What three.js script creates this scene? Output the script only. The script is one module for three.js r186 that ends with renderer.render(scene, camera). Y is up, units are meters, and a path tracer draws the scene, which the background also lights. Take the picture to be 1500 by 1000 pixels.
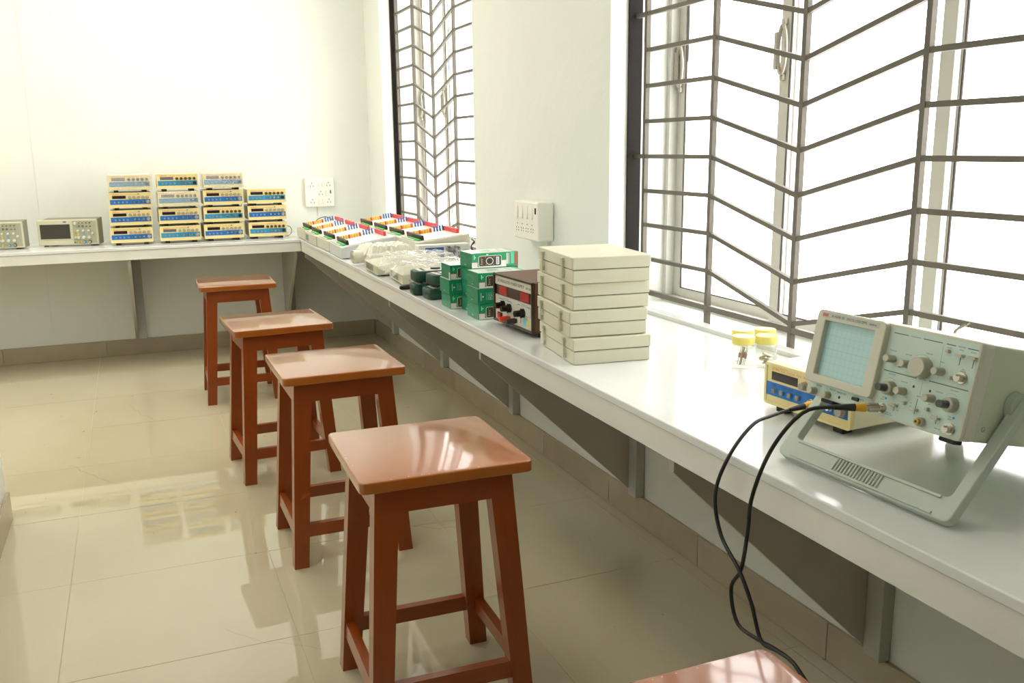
import * as THREE from 'three';
import { RoundedBoxGeometry } from 'three/addons/geometries/RoundedBoxGeometry.js';
import { mergeGeometries, toCreasedNormals } from 'three/addons/utils/BufferGeometryUtils.js';
import { RectAreaLightUniformsLib } from 'three/addons/lights/RectAreaLightUniformsLib.js';

// ---------------------------------------------------------------- camera, sky, lights, exposure
const scene = new THREE.Scene();
const CAM = { f: 1340.6952, yaw: 0.38854, pitch: 0.20807, roll: -0.011357, pos: new THREE.Vector3(-1.5495, 1.2910, 6.3482) };
const camera = new THREE.PerspectiveCamera(2 * Math.atan(500 / CAM.f) * 180 / Math.PI, 1.5, 0.05, 60);
const cF = new THREE.Vector3(Math.sin(CAM.yaw) * Math.cos(CAM.pitch), -Math.sin(CAM.pitch), -Math.cos(CAM.yaw) * Math.cos(CAM.pitch));
const cR0 = new THREE.Vector3(Math.cos(CAM.yaw), 0, Math.sin(CAM.yaw));
const cU0 = new THREE.Vector3().crossVectors(cR0, cF);
const cR = cR0.clone().multiplyScalar(Math.cos(CAM.roll)).addScaledVector(cU0, Math.sin(CAM.roll));
const cU = cU0.clone().multiplyScalar(Math.cos(CAM.roll)).addScaledVector(cR0, -Math.sin(CAM.roll));
camera.position.copy(CAM.pos); camera.up.copy(cU); camera.lookAt(CAM.pos.clone().add(cF));
scene.add(camera);

scene.background = new THREE.Color(1.0, 0.99, 0.955);     // overcast white sky
scene.backgroundIntensity = 6.5;

RectAreaLightUniformsLib.init();
const FILL_LAMP = { color: new THREE.Color(1.0, 0.94, 0.83), nits: 11 };  // added fill panels, standing in for light bounced off the ceiling

const renderer = new THREE.WebGLRenderer({ antialias: true });
renderer.toneMapping = THREE.LinearToneMapping;
renderer.toneMappingExposure = 0.99;
renderer.shadowMap.enabled = true;

// ---------------------------------------------------------------- helpers
let seed = 20240;
const rnd = () => { seed = (seed * 1664525 + 1013904223) >>> 0; return seed / 4294967296; };
const jit = (a) => (rnd() * 2 - 1) * a;
const H = 0.75;                                        // bench height
// point where the sight line of a photo pixel meets the plane axis = value
function at(px, py, axis, value) {
  const d = cF.clone().addScaledVector(cR, (px - 750) / CAM.f).addScaledVector(cU, -(py - 500) / CAM.f);
  const t = (value - CAM.pos[axis]) / d[axis];
  return CAM.pos.clone().addScaledVector(d, t);
}
const taken = new Map();
function numbered(name) {
  const n = taken.get(name) ?? 0; taken.set(name, n + 1);
  return n ? name + '_' + String(n).padStart(3, '0') : name;
}
const noPrefix = (g) => { const n = g.index ? g.toNonIndexed() : g; for (const k of Object.keys(n.attributes)) if (!['position', 'normal', 'uv'].includes(k)) n.deleteAttribute(k); return n; };
const join = (list) => list.length === 1 ? list[0] : mergeGeometries(list.map(noPrefix));
function part(name, geo, material, parent, label) {
  const m = new THREE.Mesh(Array.isArray(geo) ? join(geo) : geo, material);
  m.name = name; m.castShadow = true; m.receiveShadow = true;
  parent.add(m);
  if (label) m.userData.label = label;
  return m;
}
function thing(name, label, category, pos = [0, 0, 0], turn = 0, group) {
  const o = new THREE.Group(); o.name = numbered(name); o.position.set(...pos); o.rotation.y = turn;
  o.userData = { label, category }; if (group) o.userData.group = group;
  scene.add(o); return o;
}
function struct(name, geo, material) {
  const o = geo ? new THREE.Mesh(Array.isArray(geo) ? join(geo) : geo, material) : new THREE.Group();
  o.name = name; o.userData.kind = 'structure'; o.castShadow = o.receiveShadow = true;
  scene.add(o); return o;
}
function describe(o, label, category) { o.userData.label = label; o.userData.category = category; return o; }
// uv in metres from the dominant direction of each face
function metreUV(g) {
  const n = g.index ? g.toNonIndexed() : g, p = n.attributes.position, uv = new Float32Array(p.count * 2);
  const a = new THREE.Vector3(), b = new THREE.Vector3(), c = new THREE.Vector3();
  for (let i = 0; i < p.count; i += 3) {
    a.fromBufferAttribute(p, i); b.fromBufferAttribute(p, i + 1); c.fromBufferAttribute(p, i + 2);
    const nn = b.clone().sub(a).cross(c.clone().sub(a)); const ax = Math.abs(nn.x), ay = Math.abs(nn.y), az = Math.abs(nn.z);
    for (let k = 0; k < 3; k++) {
      const v = [a, b, c][k];
      const [s, t] = ay >= ax && ay >= az ? [v.x, v.z] : ax >= az ? [v.z, v.y] : [v.x, v.y];
      uv[(i + k) * 2] = s; uv[(i + k) * 2 + 1] = t;
    }
  }
  n.setAttribute('uv', new THREE.BufferAttribute(uv, 2)); return n;
}
const bx = (x0, x1, y0, y1, z0, z1) => new THREE.BoxGeometry(x1 - x0, y1 - y0, z1 - z0).translate((x0 + x1) / 2, (y0 + y1) / 2, (z0 + z1) / 2);
const rb = (x0, x1, y0, y1, z0, z1, r = 0.003, s = 2) => new RoundedBoxGeometry(x1 - x0, y1 - y0, z1 - z0, s, r).translate((x0 + x1) / 2, (y0 + y1) / 2, (z0 + z1) / 2);
const cylZ = (r0, r1, len, x, y, z, seg = 16) => new THREE.CylinderGeometry(r1, r0, len, seg).rotateX(Math.PI / 2).translate(x, y, z + len / 2);   // r0 at z, r1 at z + len
const cylY = (r0, r1, h, x, y, z, seg = 20) => new THREE.CylinderGeometry(r1, r0, h, seg).translate(x, y + h / 2, z);
// straight bar of square section between two points
function bar(a, b, w, d = w) {
  const A = new THREE.Vector3(...a), B = new THREE.Vector3(...b), L = A.distanceTo(B);
  const g = new THREE.BoxGeometry(w, L, d);
  g.applyQuaternion(new THREE.Quaternion().setFromUnitVectors(new THREE.Vector3(0, 1, 0), B.clone().sub(A).normalize()));
  return g.translate((A.x + B.x) / 2, (A.y + B.y) / 2, (A.z + B.z) / 2);
}
// solid with eight corners: bottom four then top four, each counter-clockwise seen from above
function hexa(b, t) {
  const v = [...b, ...t], q = [[3, 2, 1, 0], [4, 5, 6, 7], [0, 1, 5, 4], [1, 2, 6, 5], [2, 3, 7, 6], [3, 0, 4, 7]], pos = [], uv = [];
  for (const [i, j, k, l] of q) for (const [w, s] of [[i, [0, 0]], [j, [1, 0]], [k, [1, 1]], [i, [0, 0]], [k, [1, 1]], [l, [0, 1]]]) { pos.push(...v[w]); uv.push(...s); }
  const g = new THREE.BufferGeometry();
  g.setAttribute('position', new THREE.Float32BufferAttribute(pos, 3)); g.setAttribute('uv', new THREE.Float32BufferAttribute(uv, 2));
  g.computeVertexNormals(); return g;
}
const tube = (pts, r, seg = 48, rs = 8) => new THREE.TubeGeometry(new THREE.CatmullRomCurve3(pts.map((p) => p.isVector3 ? p : new THREE.Vector3(...p))), seg, r, rs);
const lathe = (pts, seg = 28) => new THREE.LatheGeometry(pts.map(([r, y]) => new THREE.Vector2(r, y)), seg);

// smooth value noise
function noise2(size, cells, s0) {
  let s = s0; const r = () => { s = (s * 1664525 + 1013904223) >>> 0; return s / 4294967296; };
  const g = new Float32Array(cells * cells).map(r), o = new Float32Array(size * size), sm = (t) => t * t * (3 - 2 * t);
  for (let y = 0; y < size; y++) for (let x = 0; x < size; x++) {
    const fx = x / size * cells, fy = y / size * cells, x0 = Math.floor(fx), y0 = Math.floor(fy), tx = sm(fx - x0), ty = sm(fy - y0);
    const G = (a, b) => g[(b % cells) * cells + a % cells];
    o[y * size + x] = (G(x0, y0) * (1 - tx) + G(x0 + 1, y0) * tx) * (1 - ty) + (G(x0, y0 + 1) * (1 - tx) + G(x0 + 1, y0 + 1) * tx) * ty;
  }
  return o;
}
function fractal(size, cells, oct, s0) {
  const o = new Float32Array(size * size); let amp = 1, tot = 0;
  for (let k = 0; k < oct; k++) { const n = noise2(size, cells << k, s0 + k * 77); for (let i = 0; i < o.length; i++) o[i] += n[i] * amp; tot += amp; amp *= 0.55; }
  for (let i = 0; i < o.length; i++) o[i] /= tot; return o;
}
function grey(field, size, lo, hi, repeat = 1) {
  const d = new Uint8Array(size * size * 4);
  for (let i = 0; i < field.length; i++) { const v = Math.max(0, Math.min(255, (lo + (hi - lo) * field[i]) * 255)); d.set([v, v, v, 255], i * 4); }
  const t = new THREE.DataTexture(d, size, size); t.wrapS = t.wrapT = THREE.RepeatWrapping; t.magFilter = THREE.LinearFilter; t.repeat.set(repeat, repeat); t.needsUpdate = true; return t;
}
function tint(field, size, c0, c1, repeat = 1) {
  const a = new THREE.Color(c0), b = new THREE.Color(c1), d = new Uint8Array(size * size * 4), c = new THREE.Color();
  for (let i = 0; i < field.length; i++) { c.copy(a).lerp(b, field[i]).convertLinearToSRGB(); d.set([c.r * 255, c.g * 255, c.b * 255, 255], i * 4); }
  const t = new THREE.DataTexture(d, size, size); t.colorSpace = THREE.SRGBColorSpace; t.wrapS = t.wrapT = THREE.RepeatWrapping; t.magFilter = THREE.LinearFilter; t.repeat.set(repeat, repeat); t.needsUpdate = true; return t;
}
function canvasTex(w, h, draw) {
  const c = document.createElement('canvas'); c.width = w; c.height = h; draw(c.getContext('2d'), w, h);
  const t = new THREE.CanvasTexture(c); t.colorSpace = THREE.SRGBColorSpace; return t;
}
const std = (color, roughness = 0.5, extra = {}) => new THREE.MeshStandardMaterial({ color, roughness, ...extra });
const phy = (color, roughness = 0.5, extra = {}) => new THREE.MeshPhysicalMaterial({ color, roughness, ...extra });

// ---------------------------------------------------------------- materials
const nFine = fractal(256, 16, 4, 11), nCoarse = fractal(256, 4, 5, 23);
const M = {
  wall: std(0xffffff, 0.62, { map: tint(nCoarse, 256, '#e6e9e2', '#eceee8', 0.5), bumpMap: grey(nFine, 256, 0, 1, 1.5), bumpScale: 0.0012 }),
  ceiling: std('#eeeeea', 0.8),
  skirt: [0, 1, 2].map((k) => std(0xffffff, 0.22, { map: tint(fractal(128, 6, 3, 50 + k), 128, ['#a89b82', '#ada088', '#a3967d'][k], ['#b4a78f', '#b8ab94', '#afa28a'][k], 1.5) })),
  grout: std('#c2b594', 0.8),
  bench: phy(0xffffff, 0.16, { map: tint(nFine, 256, '#e2e4e3', '#e8eae9', 1), roughnessMap: grey(nCoarse, 256, 0.75, 1, 1.1), clearcoat: 0.0 }),
  fascia: std(0xffffff, 0.38, { map: tint(nCoarse, 256, '#e4e3da', '#ebeae2', 1.2) }),
  bracket: std(0xffffff, 0.35, { map: tint(nCoarse, 256, '#b7b3a6', '#c1bdb0', 1.7) }),
  underBrown: std(0xffffff, 0.7, { map: tint(nCoarse, 256, '#8a6d48', '#9c7e56', 1.4) }),  // brown of the added boards under the worktops
  batten: std('#b4b5ad', 0.45),
  iron: std('#6b655a', 0.42, { metalness: 0.25, bumpMap: grey(nFine, 256, 0, 1, 20), bumpScale: 0.0004 }),
  ironDark: std('#1c1712', 0.85, { bumpMap: grey(nFine, 256, 0, 1, 12), bumpScale: 0.0008 }),
  frame: std('#d2d1c8', 0.4),
  gasket: std('#3a322a', 0.7),
  handle: std('#b9b3a4', 0.35, { metalness: 0.5 }),
  pane: phy('#ffffff', 0.0, { transmission: 1, thickness: 0, ior: 1.45 }),
  plasticWhite: std('#f5f3ea', 0.35), plasticWhite2: std('#eeebe0', 0.4),
  black: std('#17150f', 0.45), blackGloss: std('#131210', 0.2), slot: std('#3a362e', 0.7),
  chrome: std('#c9c2b2', 0.22, { metalness: 0.9 }), brass: std('#b89a62', 0.3, { metalness: 0.85 }),
};

// floor tiles: cream vitrified tile, one map in floor metres (cloudy body, faint veins, stains)
const FLX = 4.8, FLZ = 8.0;
const floorTex = canvasTex(2048, 2048, (g, w, h) => {
  const f = fractal(512, 8, 5, 5), im = g.createImageData(512, 512);
  const a = [200, 190, 160], b = [211, 202, 175];
  for (let i = 0; i < f.length; i++) { const t = Math.min(1, Math.max(0, (f[i] - 0.25) * 2)); im.data.set([a[0] + (b[0] - a[0]) * t, a[1] + (b[1] - a[1]) * t, a[2] + (b[2] - a[2]) * t, 255], i * 4); }
  const c2 = document.createElement('canvas'); c2.width = c2.height = 512; c2.getContext('2d').putImageData(im, 0, 0);
  g.drawImage(c2, 0, 0, w, h);
  const X = (x) => (x + FLX) / FLX * w, Z = (z) => z / FLZ * h;
  g.lineCap = 'round';
  // grey veins of the tile body
  g.strokeStyle = 'rgba(150,145,128,0.28)';
  for (let k = 0; k < 60; k++) {
    let x = rnd() * w, y = rnd() * h; const an = 0.9 + jit(0.5); g.lineWidth = 0.6 + rnd() * 1.2; g.beginPath(); g.moveTo(x, y);
    for (let s = 0; s < 9; s++) { x += Math.cos(an + jit(0.6)) * 12; y += Math.sin(an + jit(0.6)) * 12; g.lineTo(x, y); } g.stroke();
  }
  // fine scatter of dirt specks
  for (let k = 0; k < 260; k++) { g.fillStyle = `rgba(90,75,50,${0.15 + rnd() * 0.35})`; const r = 0.5 + rnd() * 1.3; g.beginPath(); g.arc(rnd() * w, rnd() * h, r, 0, 7); g.fill(); }
});
floorTex.flipY = false;
const floorRough = grey(fractal(256, 6, 4, 91), 256, 0.7, 1.0, 3);
M.tile = phy(0xffffff, 0.02, { map: floorTex, roughnessMap: floorRough, ior: 1.6 });

// ---------------------------------------------------------------- room shell
const ROOM = { x0: -4.6, zEnd: 7.8, top: 3.0, leftX: -2.06, leftZ: 2.79 };
// floor: bed + tiles of 0.583 m
{
  const floor = struct('floor');
  part('floor_bed', bx(ROOM.x0 - 0.2, 0.25, -0.1, -0.0012, -0.2, ROOM.zEnd + 0.2), M.grout, floor);
  const P = 0.583, PX = 0.59, xs = [0], zs = [0];
  for (let x = -0.055; x > ROOM.x0; x -= PX) xs.push(x); xs.push(ROOM.x0);
  for (let z = 3.437 - 5 * P; z < ROOM.zEnd; z += P) zs.push(z); zs.push(ROOM.zEnd);
  for (let i = 0; i + 1 < xs.length; i++) for (let j = 0; j + 1 < zs.length; j++) {
    const x1 = xs[i] - 0.0009, x0 = xs[i + 1] + 0.0009, z0 = zs[j] + 0.0009, z1 = zs[j + 1] - 0.0009;
    if (x1 - x0 < 0.01 || z1 - z0 < 0.01) continue;
    if (x1 < ROOM.leftX - 0.05 && z0 > ROOM.leftZ + 0.05) continue;
    const g = bx(x0, x1, -0.008, 0, z0, z1).toNonIndexed(), p = g.attributes.position, uv = g.attributes.uv;
    for (let k = 0; k < p.count; k++) uv.setXY(k, (p.getX(k) + FLX) / FLX, p.getZ(k) / FLZ);
    const m = part('floor_tile', g, M.tile, floor); m.position.y = jit(0.0003);
  }
}
struct('ceiling', bx(ROOM.x0 - 0.2, 0.25, ROOM.top, ROOM.top + 0.15, -0.2, ROOM.zEnd + 0.2), M.ceiling);
// back wall: two boards with a hairline joint
{
  const w = struct('wall_back');
  part('wall_panel', metreUV(bx(-2.0800, 0, 0, ROOM.top, -0.2, 0)), M.wall, w);
  part('wall_panel', metreUV(bx(ROOM.x0, -2.0812, 0, ROOM.top, -0.2, -0.0006)), M.wall, w);
  part('wall_core', bx(-2.0811, -2.0801, 0, ROOM.top, -0.2, -0.002), M.wall, w);
}
const WIN = [
  { z0: 0.402, z1: 2.11, gz: [0.43, 0.80, 1.172, 1.555, 1.935], base: 0.776, pitch: 0.1127, n: 14 },
  { z0: 3.476, z1: 5.31, gz: [3.55, 3.948, 4.351, 4.757, 5.175], base: 0.792, pitch: 0.1166, n: 13 },
];
const HEAD = 2.42, SILL = 0.738, WT = 0.29;
{
  const w = struct('wall_right');
  const seg = (z0, z1, y0, y1) => part('wall_section', metreUV(bx(0, WT, y0, y1, z0, z1)), M.wall, w);
  seg(-0.2, ROOM.zEnd + 0.2, 0, SILL); seg(-0.2, ROOM.zEnd + 0.2, HEAD, ROOM.top);
  seg(-0.2, WIN[0].z0, SILL, HEAD); seg(WIN[0].z1, WIN[1].z0, SILL, HEAD); seg(WIN[1].z1, ROOM.zEnd + 0.2, SILL, HEAD);
}
struct('wall_left', metreUV(bx(ROOM.leftX - 0.15, ROOM.leftX, 0, ROOM.top, ROOM.leftZ, ROOM.zEnd)), M.wall);
struct('wall_side', [metreUV(bx(ROOM.x0, ROOM.leftX - 0.15, 0, ROOM.top, ROOM.leftZ, ROOM.leftZ + 0.15)), metreUV(bx(ROOM.x0 - 0.2, ROOM.x0, 0, ROOM.top, 0, ROOM.leftZ + 0.15))], M.wall);
struct('wall_front', metreUV(bx(ROOM.leftX - 0.15, 0, 0, ROOM.top, ROOM.zEnd, ROOM.zEnd + 0.2)), M.wall);
// skirting tiles
function skirting(name, run) {
  const o = struct(name);
  run.forEach(([x0, x1, z0, z1], i) => part('skirting_tile', metreUV(rb(x0, x1, 0, 0.104 + jit(0.0012), z0, z1, 0.0025, 1)), M.skirt[i % 3], o));
}
{
  const r = []; for (let z = 0.02; z < ROOM.zEnd - 0.02; z += 0.583) r.push([-0.012, -0.0002, z + 0.0008, Math.min(z + 0.583, ROOM.zEnd) - 0.0008]); skirting('baseboard_right', r);
  const b = []; for (let x = -0.013; x > ROOM.x0 + 0.1; x -= 0.59) b.push([Math.max(x - 0.59, ROOM.x0) + 0.0008, x - 0.0008, 0.0002, 0.012]); skirting('baseboard_back', b);
  const l = []; for (let z = ROOM.leftZ - 0.012; z < ROOM.zEnd - 0.1; z += 0.583) l.push([ROOM.leftX + 0.0002, ROOM.leftX + 0.012, z + 0.0008, Math.min(z + 0.583, ROOM.zEnd) - 0.0008]); skirting('baseboard_left', l);
}
// windows: aluminium three-track sliding window, panes, pull handles
WIN.forEach((W, wi) => {
  const o = struct('window_' + (wi + 1));
  const fx0 = 0.226, fx1 = 0.285, y0 = SILL, y1 = HEAD, fw = 0.022;
  part('outer_frame', [bx(fx0, fx1, y0, y1, W.z0, W.z0 + fw), bx(fx0, fx1, y0, y1, W.z1 - fw, W.z1), bx(fx0, fx1, y0, y0 + 0.022, W.z0 + fw, W.z1 - fw), bx(fx0, fx1, y1 - 0.03, y1, W.z0 + fw, W.z1 - fw)], M.frame, o);
  const a = W.z0 + fw, b = W.z1 - fw, n = 3, st = 0.042, wS = (b - a + 2 * st) / n;
  for (let k = 0; k < n; k++) {
    const z0 = a + k * (wS - st), z1 = z0 + wS, x0 = fx0 + 0.032 - (k % 2) * 0.026, x1 = x0 + 0.02, yb = y0 + 0.022, yt = y1 - 0.03;
    const sash = part('sash', [rb(x0, x1, yb, yt, z0, z0 + st, 0.002, 1), rb(x0, x1, yb, yt, z1 - st, z1, 0.002, 1), bx(x0, x1, yb, yb + 0.03, z0 + st, z1 - st), bx(x0, x1, yt - 0.04, yt, z0 + st, z1 - st)], M.frame, o);
    const gs = 0.003;
    part('gasket', [bx(x0 + 0.001, x0 + 0.006, yb + 0.03, yt - 0.04, z0 + st, z0 + st + gs), bx(x0 + 0.001, x0 + 0.006, yb + 0.03, yb + 0.03 + gs, z0 + st, z1 - st)], M.gasket, sash);
    part('pane', bx(x0 + 0.008, x0 + 0.012, yb + 0.03, yt - 0.04, z0 + st, z1 - st), M.pane, sash);
    const hz = k === 0 ? z0 + st * 0.55 : z0 + st * 0.5, hy = 1.56, hh = 0.068;   // D pull with end lugs
    const loop = []; for (let t = 0; t <= 24; t++) { const an = t / 24 * Math.PI * 2; loop.push([x0 - 0.012, hy + Math.sin(an) * hh * (0.8 + 0.2 * Math.abs(Math.sin(an))), hz + Math.cos(an) * 0.017]); }
    if (k < 2) part('handle', [tube(loop, 0.006, 48, 6), rb(x0 - 0.012, x0 - 0.0005, hy + hh, hy + hh + 0.018, hz - 0.008, hz + 0.008, 0.002, 1), rb(x0 - 0.012, x0 - 0.0005, hy - hh - 0.018, hy - hh, hz - 0.008, hz + 0.008, 0.002, 1), rb(x0 - 0.022, x0 - 0.014, hy - 0.055, hy + 0.05, hz - 0.026, hz - 0.012, 0.003, 1)], M.handle, sash, 'cast metal pull handle');
  }
});
// flat iron frame on the jambs and welded chevron grill
const grillWords = ['dark iron chevron window grill above the trainer kits', 'dark iron chevron window grill behind the oscilloscope and jars'];
WIN.forEach((W, wi) => {
  const o = thing('window_grill', grillWords[wi], 'window grill', [0.1, SILL, 0]);
  const Y = (y) => y - SILL, top = HEAD - 0.02;
  part('frame_strip', bx(-0.032, 0.02, 0.0005, Y(HEAD) - 0.001, W.z0 + 0.0003, W.z0 + 0.007), M.ironDark, o, 'dark flat iron strip fixed to the plaster');
  part('frame_strip', bx(-0.032, 0.02, 0.0005, Y(HEAD) - 0.001, W.z1 - 0.007, W.z1 - 0.0003), M.ironDark, o, 'dark flat iron strip fixed to the plaster');
  const t = 0.0155;
  W.gz.forEach((z, i) => part('upright', bar([0, 0.0005, z], [0, Y(top), z], t), M.iron, o));
  part('bottom_rail', bar([0, Y(W.base), W.gz[0]], [0, Y(W.base), W.gz[4]], t * 0.95, t * 1.1), M.iron, o);
  const drop = 0.1;
  for (let k = 0; k <= W.n; k++) {
    const y = W.base + k * W.pitch;
    if (y > top) break;
    const lv = [y, y, y - drop, y, y];
    for (let s = 0; s < 4; s++) {
      if (k === 0) continue;
      part('cross_bar', bar([0, Y(lv[s]), W.gz[s]], [0, Y(lv[s + 1]), W.gz[s + 1]], t * 0.85), M.iron, o);
    }
    if (k % 4 === 0 && k) for (const [za, zb] of [[W.z0 + 0.006, W.gz[0]], [W.gz[4], W.z1 - 0.006]]) part('fixing_stub', bar([0, Y(y), za], [0, Y(y), zb], t * 0.9), M.iron, o);
  }
});

// ---------------------------------------------------------------- bench along two walls with fascia and gusset brackets
const BW = 0.6, BW2 = 0.566, FT = 0.0745;
{
  const o = thing('worktop', 'long white laminate worktop running under the windows', 'worktop', [0, H, 0]);
  const e = 0.018;
  part('top_board', metreUV(rb(-BW, -0.0008, -e, 0, 0.0008, ROOM.zEnd - 0.3, 0.003, 2)), M.bench, o);
  part('front_edge', metreUV(rb(-BW + 0.004, -BW + 0.022, -FT, -e - 0.0006, BW2, ROOM.zEnd - 0.3, 0.0015, 1)), M.fascia, o, 'off white front board below the worktop edge');
  part('back_strip', metreUV(rb(0.0006, 0.042, -0.0115, 0.012, WIN[1].z0 + 0.001, WIN[1].z1 - 0.001, 0.002, 1)), M.bench, o);
  part('back_strip', metreUV(rb(0.0006, 0.042, -0.0115, 0.012, WIN[0].z0 + 0.001, WIN[0].z1 - 0.001, 0.002, 1)), M.bench, o);
  part('added_under_board', metreUV(bx(-BW + 0.023, -0.002, -e - 0.0075, -e - 0.0006, BW2 + 0.02, ROOM.zEnd - 0.31)), M.underBrown, o, 'added brown underside board that darkens the floor reflection');  // unseen board, added so the floor below mirrors something dark
  const p = thing('worktop', 'white laminate worktop along the back wall under the yellow and blue instruments', 'worktop', [0, H, 0]);
  part('top_board', metreUV(rb(ROOM.x0 + 0.002, -BW - 0.0008, -e, 0, 0.0008, BW2, 0.003, 2)), M.bench, p);
  part('added_under_board', metreUV(bx(ROOM.x0 + 0.004, -BW - 0.002, -e - 0.0075, -e - 0.0006, 0.002, BW2 - 0.0225)), M.underBrown, p, 'added brown underside board that darkens the floor reflection');
  part('front_edge', metreUV(rb(ROOM.x0 + 0.002, -BW + 0.002, -FT, -e - 0.0006, BW2 - 0.022, BW2 - 0.004, 0.0015, 1)), M.fascia, p, 'off white front board below the worktop edge');
}
function gusset(pos, turn, label, reach) {
  const o = thing('bracket', label, 'bracket', pos, turn, turn ? 'brackets under the back worktop' : 'brackets under the window worktop');
  // local: wall plane x = 0, reaching -x; batten on the +z side of the plate
  const yT = H - 0.0262, s = new THREE.Shape(); s.moveTo(-0.0006, yT); s.lineTo(-reach, yT); s.lineTo(-reach, yT - 0.085); s.lineTo(-0.014, 0.108); s.lineTo(-0.0006, 0.108); s.closePath();
  part('gusset_plate', metreUV(new THREE.ExtrudeGeometry(s, { depth: 0.018, bevelEnabled: false }).translate(0, 0, -0.018)), M.bracket, o);
  part('batten', metreUV(rb(-0.036, -0.0006, 0.106, yT, 0.0004, 0.052, 0.002, 1)), M.batten, o);
  return o;
}
[[0.56, 'grey triangular bracket under the window worktop in the room corner'], [1.585, 'grey triangular bracket under the worktop below the four trainer kits'], [2.6, 'grey triangular bracket under the worktop below the wrapped grey boxes'], [3.705, 'grey triangular bracket under the worktop below the brown power supply'], [4.83, 'grey triangular bracket under the worktop beside the hanging black cables']]
  .forEach(([z, l]) => gusset([0, 0, z], 0, l, 0.574));
[[-1.585, 'grey bracket under the back worktop below the yellow and blue instruments'], [-0.62, 'grey bracket under the back worktop where it meets the window worktop'], [-3.1, 'grey bracket under the back worktop far from the windows']]
  .forEach(([x, l]) => gusset([x, 0, 0], Math.PI / 2, l, 0.54));   // reaches +z

// ---------------------------------------------------------------- stools
const seatTex = canvasTex(512, 512, (g, w, h) => {
  const f = fractal(128, 6, 4, 300), im = g.createImageData(128, 128);
  for (let i = 0; i < f.length; i++) { const t = f[i]; im.data.set([158 + 16 * t, 82 + 14 * t, 14 + 12 * t, 255], i * 4); }
  const c2 = document.createElement('canvas'); c2.width = c2.height = 128; c2.getContext('2d').putImageData(im, 0, 0); g.drawImage(c2, 0, 0, w, h);
  for (let k = 0; k < 46; k++) { g.strokeStyle = `rgba(225,180,140,${0.08 + rnd() * 0.16})`; g.lineWidth = 0.6; const x = rnd() * w, y = rnd() * h, a = jit(3); g.beginPath(); g.moveTo(x, y); g.lineTo(x + Math.cos(a) * 22, y + Math.sin(a) * 22); g.stroke(); }
  for (let k = 0; k < 26; k++) { g.fillStyle = 'rgba(245,225,195,0.85)'; const s = rnd() * w, side = Math.floor(rnd() * 4), d = 9 + rnd() * 5; const [x, y] = [[s, d], [s, h - d], [d, s], [w - d, s]][side]; g.beginPath(); g.ellipse(x, y, 1 + rnd() * 2.4, 0.8 + rnd() * 1.2, rnd() * 3, 0, 7); g.fill(); }
  for (let k = 0; k < 12; k++) { g.fillStyle = `rgba(90,55,30,${0.15 + rnd() * 0.2})`; g.beginPath(); g.ellipse(rnd() * w, rnd() * h, 2 + rnd() * 7, 1 + rnd() * 3, rnd() * 3, 0, 7); g.fill(); }
});
M.seat = phy(0xffffff, 0.3, { map: seatTex, clearcoat: 1, clearcoatRoughness: 0.07, bumpMap: grey(fractal(256, 10, 4, 71), 256, 0, 1, 1), bumpScale: 0.0001 });
M.stoolWood = phy(0xffffff, 0.34, { map: tint(fractal(256, 5, 4, 41), 256, '#883a04', '#964408', 2), clearcoat: 0.45, clearcoatRoughness: 0.12 });
const SW = 0.387, SD = 0.38, SH = 0.619;
function seatGeo() {
  const s = new THREE.Shape(), r = 0.014, a = SW / 2 - 0.004, b = SD / 2 - 0.004;
  s.moveTo(-a + r, -b); s.lineTo(a - r, -b); s.quadraticCurveTo(a, -b, a, -b + r); s.lineTo(a, b - r); s.quadraticCurveTo(a, b, a - r, b); s.lineTo(-a + r, b); s.quadraticCurveTo(-a, b, -a, b - r); s.lineTo(-a, -b + r); s.quadraticCurveTo(-a, -b, -a + r, -b);
  const g = new THREE.ExtrudeGeometry(s, { depth: 0.018, bevelEnabled: true, bevelSize: 0.004, bevelThickness: 0.004, bevelSegments: 4, curveSegments: 6 }).rotateX(-Math.PI / 2).translate(0, SH - 0.022, 0);
  const p = g.attributes.position, uv = g.attributes.uv;
  for (let i = 0; i < p.count; i++) uv.setXY(i, p.getX(i) / SW + 0.5, p.getZ(i) / SD + 0.5);
  return toCreasedNormals(g, 0.2);
}
const yU = SH - 0.0265;   // underside of the seat
const TX = 0.31, TZ = 0.305, FX = 0.386, FZ = 0.381;
const half = (top, bot, y) => (bot + (top - bot) * (y / yU)) / 2;
function legGeo(sx, sz) {
  const f = (y, w, d) => { const X = half(TX, FX, y) * sx, Z = half(TZ, FZ, y) * sz; const xs = [X, X - sx * w].sort((a, b) => a - b), zs = [Z, Z - sz * d].sort((a, b) => a - b); return [[xs[0], y, zs[1]], [xs[1], y, zs[1]], [xs[1], y, zs[0]], [xs[0], y, zs[0]]]; };
  return hexa(f(0.0, 0.046, 0.04), f(yU, 0.054, 0.044));
}
function railGeo(y0, y1, side, s, inset, th, gap) {   // side 'x': runs along x at z = s * half
  const f = (y) => {
    const L = (side === 'x' ? half(TX, FX, y) : half(TZ, FZ, y)) - gap, D = (side === 'x' ? half(TZ, FZ, y) : half(TX, FX, y)) - inset;
    const d = [s * D, s * (D - th)].sort((a, b) => a - b);
    return side === 'x' ? [[-L, y, d[1]], [L, y, d[1]], [L, y, d[0]], [-L, y, d[0]]] : [[d[0], y, L], [d[1], y, L], [d[1], y, -L], [d[0], y, -L]];
  };
  return hexa(f(y0), f(y1));
}
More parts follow.
